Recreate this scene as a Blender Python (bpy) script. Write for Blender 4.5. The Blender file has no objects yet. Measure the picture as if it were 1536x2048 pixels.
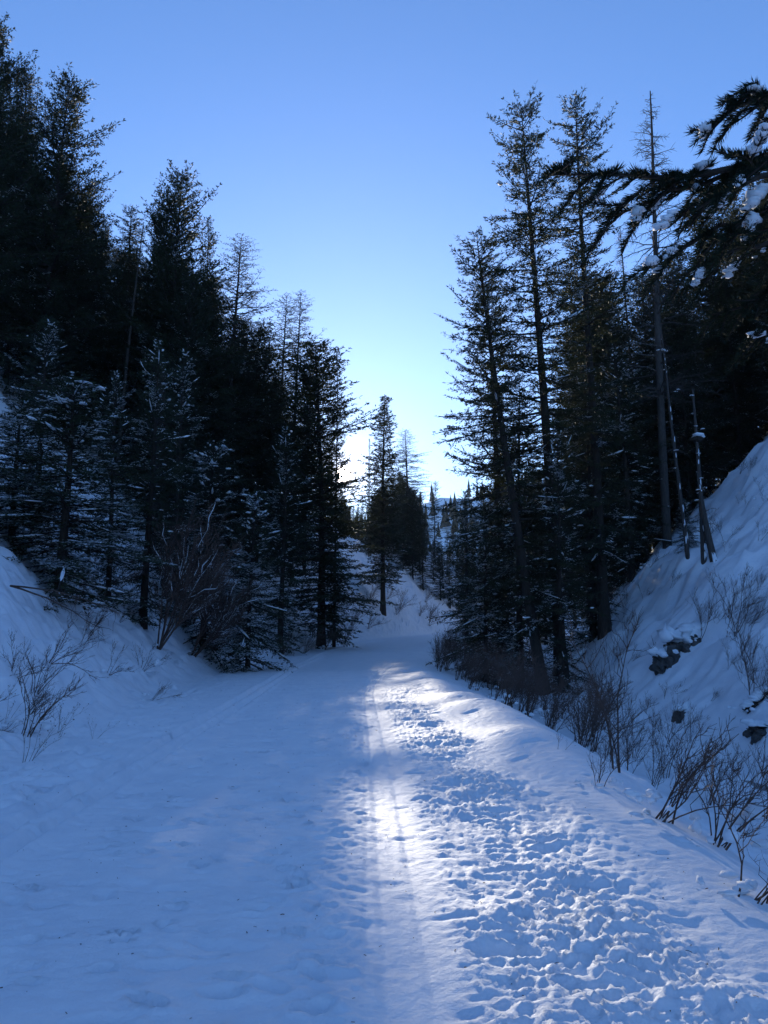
import bpy, math, random
import numpy as np
from math import radians, sin, cos, tan, pi, atan2, sqrt

random.seed(7)
sc = bpy.context.scene
COL = sc.collection

# ------------------------------------------------------------------ camera, sky, sun, exposure
PITCH = radians(8.9)
FPX = 1479.0                       # focal length in pixels of a 1536 x 2048 picture
cam_d = bpy.data.cameras.new('camera')
cam_d.sensor_fit = 'VERTICAL'
cam_d.sensor_height = 36.0
cam_d.lens = 26.0
cam_d.clip_start = 0.05
cam_d.clip_end = 6000
cam = bpy.data.objects.new('camera', cam_d)
COL.objects.link(cam)
cam.location = (0, 0, 1.6)
cam.rotation_euler = (pi / 2 + PITCH, 0, 0)
sc.camera = cam

SUN_EL = radians(11.75)
SUN_AZ = radians(-3.2)             # from +Y towards +X
SUN_DIR = (sin(SUN_AZ) * cos(SUN_EL), cos(SUN_AZ) * cos(SUN_EL), sin(SUN_EL))

world = bpy.data.worlds.new('World')
sc.world = world
world.use_nodes = True
wn, wl = world.node_tree.nodes, world.node_tree.links
wn.clear()
w_out = wn.new('ShaderNodeOutputWorld')
w_bg = wn.new('ShaderNodeBackground')
w_bg.inputs['Strength'].default_value = 0.10
w_sky = wn.new('ShaderNodeTexSky')
w_sky.sky_type = 'NISHITA'
w_sky.sun_disc = False
w_sky.sun_elevation = SUN_EL
w_sky.sun_rotation = SUN_AZ
w_sky.altitude = 1600
w_sky.air_density = 1.0
w_sky.dust_density = 0.25
w_sky.ozone_density = 3.0
w_tint = wn.new('ShaderNodeMix'); w_tint.data_type = 'RGBA'; w_tint.blend_type = 'MULTIPLY'
w_tint.inputs['Factor'].default_value = 1.0
w_tint.inputs[7].default_value = (0.78, 0.99, 1.25, 1)
wl.new(w_sky.outputs['Color'], w_tint.inputs[6])
# the sun itself, a small bright disc with its aureole, as a function of the direction only
w_geo = wn.new('ShaderNodeTexCoord')
w_dot = wn.new('ShaderNodeVectorMath'); w_dot.operation = 'DOT_PRODUCT'
w_nrm = wn.new('ShaderNodeVectorMath'); w_nrm.operation = 'NORMALIZE'
wl.new(w_geo.outputs['Generated'], w_nrm.inputs[0])
wl.new(w_nrm.outputs[0], w_dot.inputs[0])
w_dot.inputs[1].default_value = SUN_DIR
def wmath(op, a, b=None, clamp=False):
    n = wn.new('ShaderNodeMath'); n.operation = op; n.use_clamp = clamp
    if hasattr(a, 'links'): wl.new(a, n.inputs[0])
    else: n.inputs[0].default_value = a
    if b is not None:
        if hasattr(b, 'links'): wl.new(b, n.inputs[1])
        else: n.inputs[1].default_value = b
    return n.outputs[0]
w_d = wmath('MAXIMUM', w_dot.outputs['Value'], 0.0)
w_disc = wmath('MULTIPLY', wmath('POWER', w_d, 60000.0), 900.0)
w_aur = wmath('MULTIPLY', wmath('POWER', w_d, 1800.0), 7.0)
w_aur2 = wmath('MULTIPLY', wmath('POWER', w_d, 140.0), 0.3)
w_aur3 = wmath('MULTIPLY', wmath('POWER', w_d, 18.0), 1.05)
w_sum = wmath('ADD', wmath('ADD', wmath('ADD', w_disc, w_aur), w_aur2), w_aur3)
w_col = wn.new('ShaderNodeMix'); w_col.data_type = 'RGBA'; w_col.blend_type = 'MULTIPLY'
w_col.inputs['Factor'].default_value = 1.0
w_col.inputs[6].default_value = (1.0, 0.85, 0.76, 1)
wl.new(w_sum, w_col.inputs[7])
w_add = wn.new('ShaderNodeMix'); w_add.data_type = 'RGBA'; w_add.blend_type = 'ADD'
w_add.inputs['Factor'].default_value = 1.0
wl.new(w_tint.outputs[2], w_add.inputs[6])
wl.new(w_col.outputs[2], w_add.inputs[7])
wl.new(w_add.outputs[2], w_bg.inputs['Color'])
wl.new(w_bg.outputs[0], w_out.inputs['Surface'])

sun_d = bpy.data.lights.new('sun', 'SUN')
sun_d.energy = 2.3
sun_d.angle = radians(0.5)
sun_d.color = (1.0, 0.90, 0.74)
sun = bpy.data.objects.new('sun', sun_d)
COL.objects.link(sun)
from mathutils import Vector
sun.rotation_euler = Vector(SUN_DIR).to_track_quat('Z', 'Y').to_euler()
sun.location = (0, 0, 60)

sc.view_settings.view_transform = 'Standard'
sc.view_settings.look = 'None'
sc.view_settings.exposure = 1.25
sc.view_settings.gamma = 1.0
sc.view_settings.use_curve_mapping = False
sc.render.engine = 'CYCLES'
sc.cycles.use_denoising = True
sc.cycles.max_bounces = 6
sc.cycles.diffuse_bounces = 4
sc.cycles.glossy_bounces = 2
sc.cycles.transmission_bounces = 4
sc.cycles.volume_bounces = 1
sc.cycles.sample_clamp_indirect = 4.0

# ------------------------------------------------------------------ helpers
def tag(o, label=None, cat=None, group=None, kind=None):
    if label: o['label'] = label
    if cat: o['category'] = cat
    if group: o['group'] = group
    if kind: o['kind'] = kind
    return o

def empty(name, loc=(0, 0, 0)):
    o = bpy.data.objects.new(name, None)
    o.empty_display_size = 0.2
    COL.objects.link(o)
    o.location = loc
    return o

def mesh_arrays(name, V, F, mat, smooth=False):
    """V (n,3) floats, F (m,3) or (m,4) ints -> mesh"""
    V = np.ascontiguousarray(V, dtype=np.float32); F = np.ascontiguousarray(F, dtype=np.int32)
    me = bpy.data.meshes.new(name)
    me.vertices.add(len(V)); me.vertices.foreach_set('co', V.ravel())
    k = F.shape[1]
    me.loops.add(F.size); me.loops.foreach_set('vertex_index', F.ravel())
    me.polygons.add(len(F))
    me.polygons.foreach_set('loop_start', np.arange(0, F.size, k, dtype=np.int32))
    me.polygons.foreach_set('loop_total', np.full(len(F), k, dtype=np.int32))
    me.polygons.foreach_set('use_smooth', np.full(len(F), smooth, dtype=bool))
    me.update(calc_edges=True)
    if mat: me.materials.append(mat)
    return me

def link(name, me, parent=None, loc=None):
    o = bpy.data.objects.new(name, me)
    COL.objects.link(o)
    if parent: o.parent = parent
    if loc is not None: o.location = loc
    return o

def copy_thing(root):
    r = root.copy(); COL.objects.link(r)
    for ch in root.children:
        c = ch.copy(); COL.objects.link(c); c.parent = r
        for g in ch.children:
            d = g.copy(); COL.objects.link(d); d.parent = c
    return r

def norm(a):
    return a / np.maximum(np.linalg.norm(a, axis=-1, keepdims=True), 1e-9)

def tubes(P, R, S=3):
    """P (N,K,3) polylines, R (N,K) radii -> V, F quads"""
    N, K, _ = P.shape
    T = np.empty_like(P)
    T[:, 1:-1] = P[:, 2:] - P[:, :-2]; T[:, 0] = P[:, 1] - P[:, 0]; T[:, -1] = P[:, -1] - P[:, -2]
    T = norm(T)
    ref = np.tile(np.array([0.31, 0.17, 0.93]), (N, 1))
    m = np.abs((norm(P[:, -1] - P[:, 0]) * norm(ref)).sum(-1)) > 0.85
    ref[m] = (0.93, -0.3, 0.1)
    U = norm(np.cross(T, ref[:, None, :])); W = np.cross(T, U)
    a = np.arange(S) * 2 * pi / S
    V = P[:, :, None, :] + R[:, :, None, None] * (U[:, :, None, :] * np.cos(a)[None, None, :, None] + W[:, :, None, :] * np.sin(a)[None, None, :, None])
    idx = np.arange(N * K * S).reshape(N, K, S)
    A = idx[:, :-1]; B = idx[:, 1:]
    F = np.stack([A, np.roll(A, -1, 2), np.roll(B, -1, 2), B], -1).reshape(-1, 4)
    return V.reshape(-1, 3), F

def kites(B, A, W, wid, mid=0.45, bend=None):
    """thin leaf diamonds: base B (n,3), axis A (n,3) with length, width direction W, half width wid (n,)"""
    n = len(B)
    V = np.empty((n, 4, 3))
    M = B + A * mid
    if bend is not None: M = M + bend
    V[:, 0] = B; V[:, 1] = M + W * wid[:, None]; V[:, 2] = B + A; V[:, 3] = M - W * wid[:, None]
    i = np.arange(n)[:, None] * 4
    F = np.concatenate([i + [0, 1, 2], i + [0, 2, 3]], 0)
    return V.reshape(-1, 3), F

def join(parts):
    Vs, Fs, o = [], [], 0
    for V, F in parts:
        Vs.append(V); Fs.append(F + o); o += len(V)
    return np.concatenate(Vs), np.concatenate(Fs)

# ---- vectorised noise
def _hash(ix, iy, s):
    h = (ix.astype(np.int64) * 374761393 + iy.astype(np.int64) * 668265263 + s * 982451653) & 0xffffffff
    h = ((h ^ (h >> 13)) * 1274126177) & 0xffffffff
    h = ((h ^ (h >> 16)) * 2246822519) & 0xffffffff
    return h ^ (h >> 15)

def perlin(x, y, s=0):
    ix = np.floor(x); iy = np.floor(y); fx = x - ix; fy = y - iy
    ix = ix.astype(np.int64); iy = iy.astype(np.int64)
    u = fx * fx * fx * (fx * (fx * 6 - 15) + 10); v = fy * fy * fy * (fy * (fy * 6 - 15) + 10)
    def g(dx, dy):
        a = (_hash(ix + dx, iy + dy, s) & 0xffff) * (2 * pi / 65536)
        return np.cos(a) * (fx - dx) + np.sin(a) * (fy - dy)
    a = g(0, 0) + u * (g(1, 0) - g(0, 0)); b = g(0, 1) + u * (g(1, 1) - g(0, 1))
    return (a + v * (b - a)) * 1.5

def fbm(x, y, s=0, o=3, gain=0.5):
    r = 0; a = 1.0; f = 1.0
    for i in range(o):
        r = r + a * perlin(x * f + 17.3 * i, y * f - 9.1 * i, s + i); a *= gain; f *= 2.03
    return r

def ridged(x, y, s=0, o=2):
    r = 0; a = 1.0; f = 1.0
    for i in range(o):
        r = r + a * (1 - 2.2 * np.abs(perlin(x * f + 5.7 * i, y * f + 3.3 * i, s + i))); a *= 0.5; f *= 2.1
    return r

def sstep(a, b, x):
    t = np.clip((x - a) / (b - a), 0, 1); return t * t * (3 - 2 * t)

# ------------------------------------------------------------------ terrain
def smooth_interp(y, ys, vs):
    return (np.interp(y - 2.5, ys, vs) + 2 * np.interp(y, ys, vs) + np.interp(y + 2.5, ys, vs)) / 4

def left_edge(y):
    return smooth_interp(y, [-80, 0, 8, 12, 17, 27, 45, 58, 70, 80, 100, 130, 200, 300], [-4.6, -4.2, -4.2, -4.5, -5.3, -5.9, -5.2, -3.4, -0.8, 2.6, 10.2, 23, 54, 100])
def right_edge(y):
    return smooth_interp(y, [-80, 0, 4, 7, 11, 17, 24, 33, 45, 55, 70, 80, 100, 130, 200, 300], [2.2, 1.95, 1.95, 2.1, 2.35, 2.15, 1.6, 1.5, 2.4, 3.8, 6.8, 10.0, 17, 30, 62, 108])
def toe(y):
    return smooth_interp(y, [-80, 0, 15, 22, 30, 35, 45, 60, 100, 130, 200, 300], [8.5, 8.2, 8.0, 7.8, 7.2, 7.4, 10.5, 14, 28, 42, 78, 125])
def road_z(y):
    return 0.016 * np.maximum(y - 36, 0)

def base_height(x, y):
    """large shape of the valley, without footprints and clods"""
    L = left_edge(y); R = right_edge(y); T = toe(y); zr = road_z(y)
    d = np.maximum(L - x, 0)
    w = 0.7
    lh = 1.02 * (np.sqrt(d * d + w * w) - w)
    cap = np.interp(y, [-80, 60, 85, 105, 130, 170, 300], [75, 75, 26, 15, 15, 17, 22])
    lh = cap * (1 - np.exp(-lh / cap * 1.0)) if False else lh * cap / (lh ** 3 + cap ** 3) ** (1 / 3)
    hill = sstep(0.4, 5, d)
    lh = lh + hill * (0.55 * fbm(x * 0.22, y * 0.22, 11, 3) + 0.18 * fbm(x * 0.9, y * 0.9, 12, 2)) + sstep(0, 1.2, d) * (0.15 * fbm(x * 1.3, y * 1.1, 15, 4, 0.6) + 0.085 * ridged(x * 2.3, y * 1.6, 18, 4))
    dr = np.maximum(x - R, 0)
    depth = np.interp(y, [0, 10, 16, 26, 40, 300], [1.1, 1.25, 1.35, 0.75, 0.35, 0.3])
    wid = np.clip(T - R - 1.2, 1.5, 4.5)
    drop = -depth * sstep(0.0, 0.62, dr / wid)
    dt = np.maximum(x - T + 0.7, 0); w2 = 0.9
    rh = 0.98 * (np.sqrt(dt * dt + w2 * w2) - w2)
    rh = rh * 70 / (rh ** 3 + 70 ** 3) ** (1 / 3)
    hr = sstep(0.3, 4, dt)
    rn = hr * (0.45 * fbm(x * 0.3, y * 0.3, 21, 3) + 0.20 * ridged(x * 0.6, y * 0.55, 22, 3) + 0.17 * fbm(x * 1.5, y * 1.5, 27, 3)) + sstep(0.2, 1.5, dr) * 0.13 * fbm(x * 0.8, y * 0.8, 24, 5, 0.55)
    berm = np.interp(y, [3, 7, 9, 14, 20], [0.06, 0.10, 0.24, 0.24, 0.12]) * np.exp(-((x - R + 0.35) / 0.6) ** 2) * (0.75 + 0.9 * perlin(x * 0.5, y * 0.45, 25)) * sstep(2, 7, y)
    # creek bed cut beside the toe of the slope
    cx = T - 0.6 + 0.35 * np.sin(y * 0.5); creek = -0.42 * np.exp(-((x - cx) / 0.5) ** 2) * sstep(12, 14, y) * (1 - sstep(17, 20, y))
    return zr + np.where(x < L, lh, 0) + np.where(x > R, drop + rn, 0) + rh + berm + creek

def ground_z(x, y):
    return float(base_height(np.array([float(x)]), np.array([float(y)]))[0])

def at(px, py, D):
    """a picture pixel and a distance along the road -> the point it shows"""
    xc = (px - 768) / FPX; yc = (1024 - py) / FPX
    k = D / (cos(PITCH) - yc * sin(PITCH))
    return xc * k, D, 1.6 + k * (sin(PITCH) + yc * cos(PITCH))

def on_ground_px(px, py, D0=3, D1=160):
    """where the sight line through a picture pixel first meets the ground"""
    D = D0 * 1.006 ** np.arange(int(math.log(D1 / D0) / math.log(1.006)))
    x, y, z = at(px, py, D)
    hit = np.nonzero(z <= base_height(x, y))[0]
    k = hit[0] if len(hit) else len(D) - 1
    return float(x[k]), float(y[k])

def grid_axis(segs):
    out = []
    for a, b, s in segs: out.append(np.arange(a, b, s))
    return out

def grow(start, end, d0, rate, dmax):
    v = [start]; d = d0; s = 1 if end > start else -1
    while (end - v[-1]) * s > 0:
        v.append(v[-1] + s * d); d = min(d * rate, dmax)
    return np.array(v)

xs = np.concatenate([grow(-13.0, -110, 0.17, 1.09, 4)[1:][::-1], grow(-4.6, -13.0, 0.036, 1.018, 0.17)[1:][::-1], np.arange(-4.6, -0.6, 0.034), np.arange(-0.6, 2.7, 0.0185), grow(2.7, 150, 0.022, 1.033, 4)])
yy = [2.3]
while yy[-1] < 250: yy.append(yy[-1] + min(max(0.0052 * yy[-1], 0.015), 1.6))
ys = np.concatenate([grow(2.3, -80, 0.06, 1.12, 5)[1:][::-1], np.array(yy)])
X, Y = np.meshgrid(xs, ys)
Z = base_height(X, Y)
Lg = left_edge(Y); Rg = right_edge(Y)

def axis_x(y, pts):
    return smooth_interp(y, [p[0] for p in pts], [p[1] for p in pts])
RT = [(-80, 0.5), (0, 0.18), (4, 0.12), (10, -0.05), (15, -0.25), (21, -0.42), (27, -0.15), (36, 0.6), (55, 2.3), (80, 6.8), (100, 13.2), (130, 26)]
LT = [(-80, -2.6), (0, -2.82), (6, -2.88), (12, -3.0), (18.3, -3.2), (30, -3.6), (45, -3.5), (60, -1.6), (80, 4.2), (100, 11.6), (130, 25)]
CH = [(-80, 1.9), (0, 1.9), (4.5, 1.8), (6.6, 1.5), (11, 1.15), (15, 0.75), (20, 0.7), (130, 25)]
near = 1 - sstep(22, 40, Y)
tr = X - axis_x(Y, RT); tl = X - axis_x(Y, LT)
onroad = sstep(-0.4, 0.5, X - Lg) * (1 - sstep(-0.3, 0.3, X - Rg))
# right packed ski lane: smooth shallow trough with two faint grooves
lane = np.exp(-(tr / 0.20) ** 4)
Z -= (0.016 + 0.008 * perlin(X * 1.5, Y * 0.7, 83)) * lane
Z += lane * 0.004 * fbm(X * 14, Y * 5, 84, 2)
for off, dep, wd in ((-0.11, 0.008, 0.03), (0.10, 0.008, 0.03), (-0.20, 0.006, 0.02)):
    Z -= dep * np.exp(-((tr - off) / wd) ** 2)
for off in (-0.15, 0.15):                                  # the left classic ski track
    Z -= 0.062 * np.exp(-((tl - off) / 0.062) ** 4)
Z += 0.022 * np.exp(-(tl / 0.06) ** 2) + 0.030 * np.exp(-((np.abs(tl) - 0.27) / 0.06) ** 2)
# churned snow between the packed lane and the berm
c_in = sstep(0.16, 0.38, tr); c_out = 1 - sstep(-0.55, 0.35, X - axis_x(Y, CH) + 0.35 * perlin(X, Y * 0.6, 77))
churn = c_in * c_out * (1 - sstep(15, 24, Y)) * sstep(-20, 0, Y)
grow_in = 0.75 + 0.55 * sstep(0.3, 1.2, tr)
wx = X + 0.07 * perlin(X * 3, Y * 3, 31) + 0.03 * perlin(X * 9, Y * 9, 33); wy = Y + 0.07 * perlin(X * 3, Y * 3, 32) + 0.03 * perlin(X * 9, Y * 9, 34)
clod = 0.0125 * ridged(wx * 6.6, wy * 7.6, 41, 4) + 0.009 * np.maximum(ridged(wx * 14.0, wy * 16.0, 44, 3), 0) + 0.020 * fbm(wx * 2.2, wy * 2.4, 47, 4) + 0.003 * ridged(wx * 30, wy * 32, 49, 2)
patch = 0.6 + 0.6 * sstep(-0.4, 0.5, fbm(X * 0.8, Y * 0.6, 50, 2))
Z += churn * grow_in * patch * clod * 1.55
# lightly trampled band left of the lane, footprints along the left edge, scuffs on the groomed middle
tram = np.exp(-((tr + 0.38) / 0.22) ** 2) * near
Z += tram * (0.012 * ridged(wx * 6, wy * 5, 51, 2) + 0.006 * fbm(wx * 12, wy * 10, 52, 2))
ledge = np.exp(-((X - Lg - 0.55) / 0.65) ** 2) * near
Z += ledge * (0.035 * fbm(wx * 2.2, wy * 2.4, 61, 3) - 0.02 * np.maximum(ridged(wx * 2.6, wy * 2.2, 62, 2), 0))
mid = onroad * (1 - lane) * near
sc_ = fbm(X * 1.6, Y * 3.6, 71, 3)
Z -= mid * 0.024 * sstep(0.35, 0.95, sc_) + mid * 0.012 * np.abs(fbm(X * 5.0, Y * 9.0, 74, 2))
Z += mid * 0.02 * fbm(X * 0.35, Y * 0.22, 79, 2)
# single footprints
rng = np.random.default_rng(5)
def dent(x0, y0, a, b, ang, dep, rim=0.35):
    j0, j1 = np.searchsorted(xs, [x0 - 3 * a, x0 + 3 * a]); i0, i1 = np.searchsorted(ys, [y0 - 3 * a, y0 + 3 * a])
    if j1 - j0 < 2 or i1 - i0 < 2: return
    dx = X[i0:i1, j0:j1] - x0; dy = Y[i0:i1, j0:j1] - y0
    u = (dx * cos(ang) + dy * sin(ang)) / b; v = (-dx * sin(ang) + dy * cos(ang)) / a
    q = u * u + v * v
    Z[i0:i1, j0:j1] += -dep * np.exp(-q ** 2) + rim * dep * np.exp(-((np.sqrt(q) - 1.45) / 0.35) ** 2)
yv = 3.0
while yv < 20:
    for s in (-1, 1):
        if rng.random() < 0.75:
            dent(np.interp(yv, [p[0] for p in RT], [p[1] for p in RT]) + s * 0.09 + rng.normal(0, 0.05), yv + rng.normal(0, 0.1), rng.uniform(0.045, 0.075), rng.uniform(0.05, 0.10), rng.normal(0, 0.3), 0.005 + 0.008 * rng.random(), 0.2)
        yv += 0.36
for k in range(260):                                       # boot prints on the left margin and up the bank toe
    y0 = rng.uniform(3.5, 30); x0 = left_edge(np.array([y0]))[0] + abs(rng.normal(0.15, 0.5)) - 0.3
    dent(x0, y0, 0.14, 0.06, rng.normal(0, 0.5), rng.uniform(0.02, 0.06))
for k in range(900):
    y0 = 3 + 19 * rng.random() ** 1.3; x0 = rng.uniform(-4.2, -0.2)
    dent(x0, y0, rng.uniform(0.04, 0.10), rng.uniform(0.022, 0.045), rng.normal(1.4, 0.45), 0.015 + 0.05 * rng.random() ** 2, 0.3)
for k in range(30):                                       # post holes in the churn
    y0 = rng.uniform(2.5, 16); x0 = rng.uniform(0.5, 2.0 - 0.08 * y0)
    dent(x0, y0, rng.uniform(0.11, 0.17), rng.uniform(0.05, 0.08), rng.normal(0, 0.8), rng.uniform(0.012, 0.035), 0.5)
for k in range(420):                                       # sluff and tracks on the banks
    y0 = rng.uniform(6, 30); x0 = left_edge(np.array([y0]))[0] - rng.uniform(0.1, 3.5)
    dent(x0, y0, rng.uniform(0.08, 0.3), rng.uniform(0.05, 0.12), rng.normal(1.4, 0.5), rng.uniform(-0.09, 0.12), 0.3)
for k in range(160):
    y0 = rng.uniform(14, 34); x0 = toe(np.array([y0]))[0] + rng.uniform(-0.4, 9)
    dent(x0, y0, rng.uniform(0.25, 0.7), rng.uniform(0.12, 0.3), rng.normal(0.3, 0.5), rng.uniform(-0.10, 0.16), 0.3)

packed = np.clip(lane * near + 0.25 * np.exp(-(tl / 0.3) ** 4), 0, 1)

# ------------------------------------------------------------------ materials
def mat_new(name):
    m = bpy.data.materials.new(name); m.use_nodes = True
    nt = m.node_tree; nt.nodes.clear()
    o = nt.nodes.new('ShaderNodeOutputMaterial')
    return m, nt, o

def N(nt, t, **kw):
    n = nt.nodes.new(t)
    for k, v in kw.items():
        if k in n.inputs: n.inputs[k].default_value = v
        else: setattr(n, k, v)
    return n

def snow_material(name, grain=1.0):
    m, nt, o = mat_new(name); l = nt.links
    p = N(nt, 'ShaderNodeBsdfPrincipled')
    p.inputs['Base Color'].default_value = (0.80, 0.83, 0.86, 1)
    p.inputs['Specular IOR Level'].default_value = 0.25
    n3 = N(nt, 'ShaderNodeTexNoise', Scale=2.2, Detail=6.0, Roughness=0.6); cr3 = N(nt, 'ShaderNodeValToRGB')
    cr3.color_ramp.elements[0].position = 0.30; cr3.color_ramp.elements[1].position = 0.62
    cr3.color_ramp.elements[0].color = (0.78, 0.81, 0.85, 1); cr3.color_ramp.elements[1].color = (0.88, 0.90, 0.92, 1)
    l.new(n3.outputs['Fac'], cr3.inputs['Fac']); l.new(cr3.outputs[0], p.inputs['Base Color'])
    tc = N(nt, 'ShaderNodeTexCoord')
    l.new(tc.outputs['Object'], n3.inputs['Vector'])
    at_ = N(nt, 'ShaderNodeAttribute', attribute_name='packed')
    r = N(nt, 'ShaderNodeMapRange'); r.inputs['To Min'].default_value = 0.68; r.inputs['To Max'].default_value = 0.62
    l.new(at_.outputs['Fac'], r.inputs['Value']); l.new(r.outputs[0], p.inputs['Roughness'])
    n1 = N(nt, 'ShaderNodeTexNoise', Scale=38.0, Detail=5.0, Roughness=0.65)
    n2 = N(nt, 'ShaderNodeTexNoise', Scale=9.0, Detail=3.0)
    l.new(tc.outputs['Object'], n1.inputs['Vector']); l.new(tc.outputs['Object'], n2.inputs['Vector'])
    b1 = N(nt, 'ShaderNodeBump', Strength=0.55 * grain, Distance=0.012)
    b2 = N(nt, 'ShaderNodeBump', Strength=0.35 * grain, Distance=0.03)
    l.new(n1.outputs['Fac'], b1.inputs['Height']); l.new(n2.outputs['Fac'], b2.inputs['Height'])
    l.new(b2.outputs[0], b1.inputs['Normal']); l.new(b1.outputs[0], p.inputs['Normal'])
    l.new(p.outputs[0], o.inputs['Surface'])
    return m

M_SNOW = snow_material('snow')
M_CLUMP = snow_material('snow_clump', 0.6)

def simple(name, col, rough=0.8, col2=None, scale=20.0, bump=0.4, stretch=None):
    m, nt, o = mat_new(name); l = nt.links
    p = N(nt, 'ShaderNodeBsdfPrincipled', Roughness=rough)
    p.inputs['Specular IOR Level'].default_value = 0.2
    tc = N(nt, 'ShaderNodeTexCoord'); mp = N(nt, 'ShaderNodeMapping')
    if stretch: mp.inputs['Scale'].default_value = stretch
    nz = N(nt, 'ShaderNodeTexNoise', Scale=scale, Detail=6.0, Roughness=0.65)
    l.new(tc.outputs['Object'], mp.inputs['Vector']); l.new(mp.outputs[0], nz.inputs['Vector'])
    cr = N(nt, 'ShaderNodeValToRGB')
    cr.color_ramp.elements[0].position = 0.32; cr.color_ramp.elements[1].position = 0.68
    cr.color_ramp.elements[0].color = (*col, 1); cr.color_ramp.elements[1].color = (*(col2 or col), 1)
    l.new(nz.outputs['Fac'], cr.inputs['Fac']); l.new(cr.outputs[0], p.inputs['Base Color'])
    bp = N(nt, 'ShaderNodeBump', Strength=bump, Distance=0.03)
    l.new(nz.outputs['Fac'], bp.inputs['Height']); l.new(bp.outputs[0], p.inputs['Normal'])
    l.new(p.outputs[0], o.inputs['Surface'])
    return m

M_BARK = simple('fir_bark', (0.022, 0.017, 0.014), 0.9, (0.055, 0.043, 0.034), 9, 0.9, (3, 3, 0.5))
M_LIMB = simple('limb_bark', (0.03, 0.024, 0.02), 0.9, (0.06, 0.048, 0.04), 20)
M_DEAD = simple('dead_wood', (0.035, 0.03, 0.027), 0.9, (0.10, 0.085, 0.075), 12, 0.6, (3, 3, 0.4))
M_TWIG = simple('bare_twig', (0.06, 0.038, 0.03), 0.75, (0.14, 0.09, 0.07), 15)
M_WEED = simple('dry_stalk', (0.07, 0.05, 0.035), 0.8, (0.16, 0.115, 0.075), 25)
M_ROCK = simple('wet_rock', (0.035, 0.034, 0.035), 0.6, (0.12, 0.11, 0.10), 4.0, 0.9)

def needle_material(name, dark, light, trans, tw=0.35):
    m, nt, o = mat_new(name); l = nt.links
    oi = N(nt, 'ShaderNodeObjectInfo'); tc = N(nt, 'ShaderNodeTexCoord')
    nz = N(nt, 'ShaderNodeTexNoise', Scale=0.9, Detail=3.0)
    l.new(tc.outputs['Object'], nz.inputs['Vector'])
    ad = N(nt, 'ShaderNodeMath', operation='MULTIPLY_ADD'); ad.inputs[1].default_value = 0.5; ad.use_clamp = True
    l.new(oi.outputs['Random'], ad.inputs[0]); l.new(nz.outputs['Fac'], ad.inputs[2])
    mr = N(nt, 'ShaderNodeMapRange'); mr.inputs['From Min'].default_value = 0.35; mr.inputs['From Max'].default_value = 1.0
    l.new(ad.outputs[0], mr.inputs['Value'])
    mx = N(nt, 'ShaderNodeMix', data_type='RGBA'); mx.inputs[6].default_value = (*dark, 1); mx.inputs[7].default_value = (*light, 1)
    l.new(mr.outputs[0], mx.inputs['Factor'])
    d = N(nt, 'ShaderNodeBsdfPrincipled', Roughness=0.55); d.inputs['Specular IOR Level'].default_value = 0.25
    l.new(mx.outputs[2], d.inputs['Base Color'])
    t = N(nt, 'ShaderNodeBsdfTranslucent'); t.inputs['Color'].default_value = (*trans, 1)
    ms = N(nt, 'ShaderNodeMixShader'); ms.inputs[0].default_value = tw
    l.new(d.outputs[0], ms.inputs[1]); l.new(t.outputs[0], ms.inputs[2]); l.new(ms.outputs[0], o.inputs['Surface'])
    return m

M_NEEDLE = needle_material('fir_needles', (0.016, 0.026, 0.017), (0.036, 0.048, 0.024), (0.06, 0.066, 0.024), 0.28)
M_NEEDLE_NEAR_SHADED = needle_material('near_needles_shaded', (0.010, 0.019, 0.015), (0.020, 0.032, 0.021), (0.014, 0.02, 0.010), 0.12)  # shade on the near fir put into colour, darker than the other needles
for n_ in M_NEEDLE_NEAR_SHADED.node_tree.nodes:
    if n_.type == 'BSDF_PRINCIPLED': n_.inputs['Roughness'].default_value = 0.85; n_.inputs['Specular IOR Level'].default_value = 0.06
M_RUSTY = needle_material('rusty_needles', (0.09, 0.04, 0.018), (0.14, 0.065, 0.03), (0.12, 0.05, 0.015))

# ------------------------------------------------------------------ the setting: trail, hillsides, creek, mountain
def grid_faces(keep):
    n, m = X.shape
    idx = np.arange(n * m).reshape(n, m)
    q = np.stack([idx[:-1, :-1], idx[:-1, 1:], idx[1:, 1:], idx[1:, :-1]], -1)
    return q[keep]
Xc = (X[:-1, :-1] + X[1:, 1:]) / 2; Yc = (Y[:-1, :-1] + Y[1:, 1:]) / 2
Lc = left_edge(Yc); Rc = right_edge(Yc)
allV = np.stack([X, Y, Z], -1).reshape(-1, 3); allP = packed.ravel()
def ground_piece(name, keep):
    F = grid_faces(keep)
    u, inv = np.unique(F, return_inverse=True)
    me = mesh_arrays(name, allV[u], inv.reshape(F.shape), M_SNOW, True)
    a = me.attributes.new('packed', 'FLOAT', 'POINT'); a.data.foreach_set('value', allP[u].astype(np.float32))
    o = link(name, me); tag(o, kind='structure'); return o
ground_piece('snowy_trail', (Xc >= Lc) & (Xc <= Rc))
ground_piece('hillside', Xc < Lc)
ground_piece('creek_bank', Xc > Rc)

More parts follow.
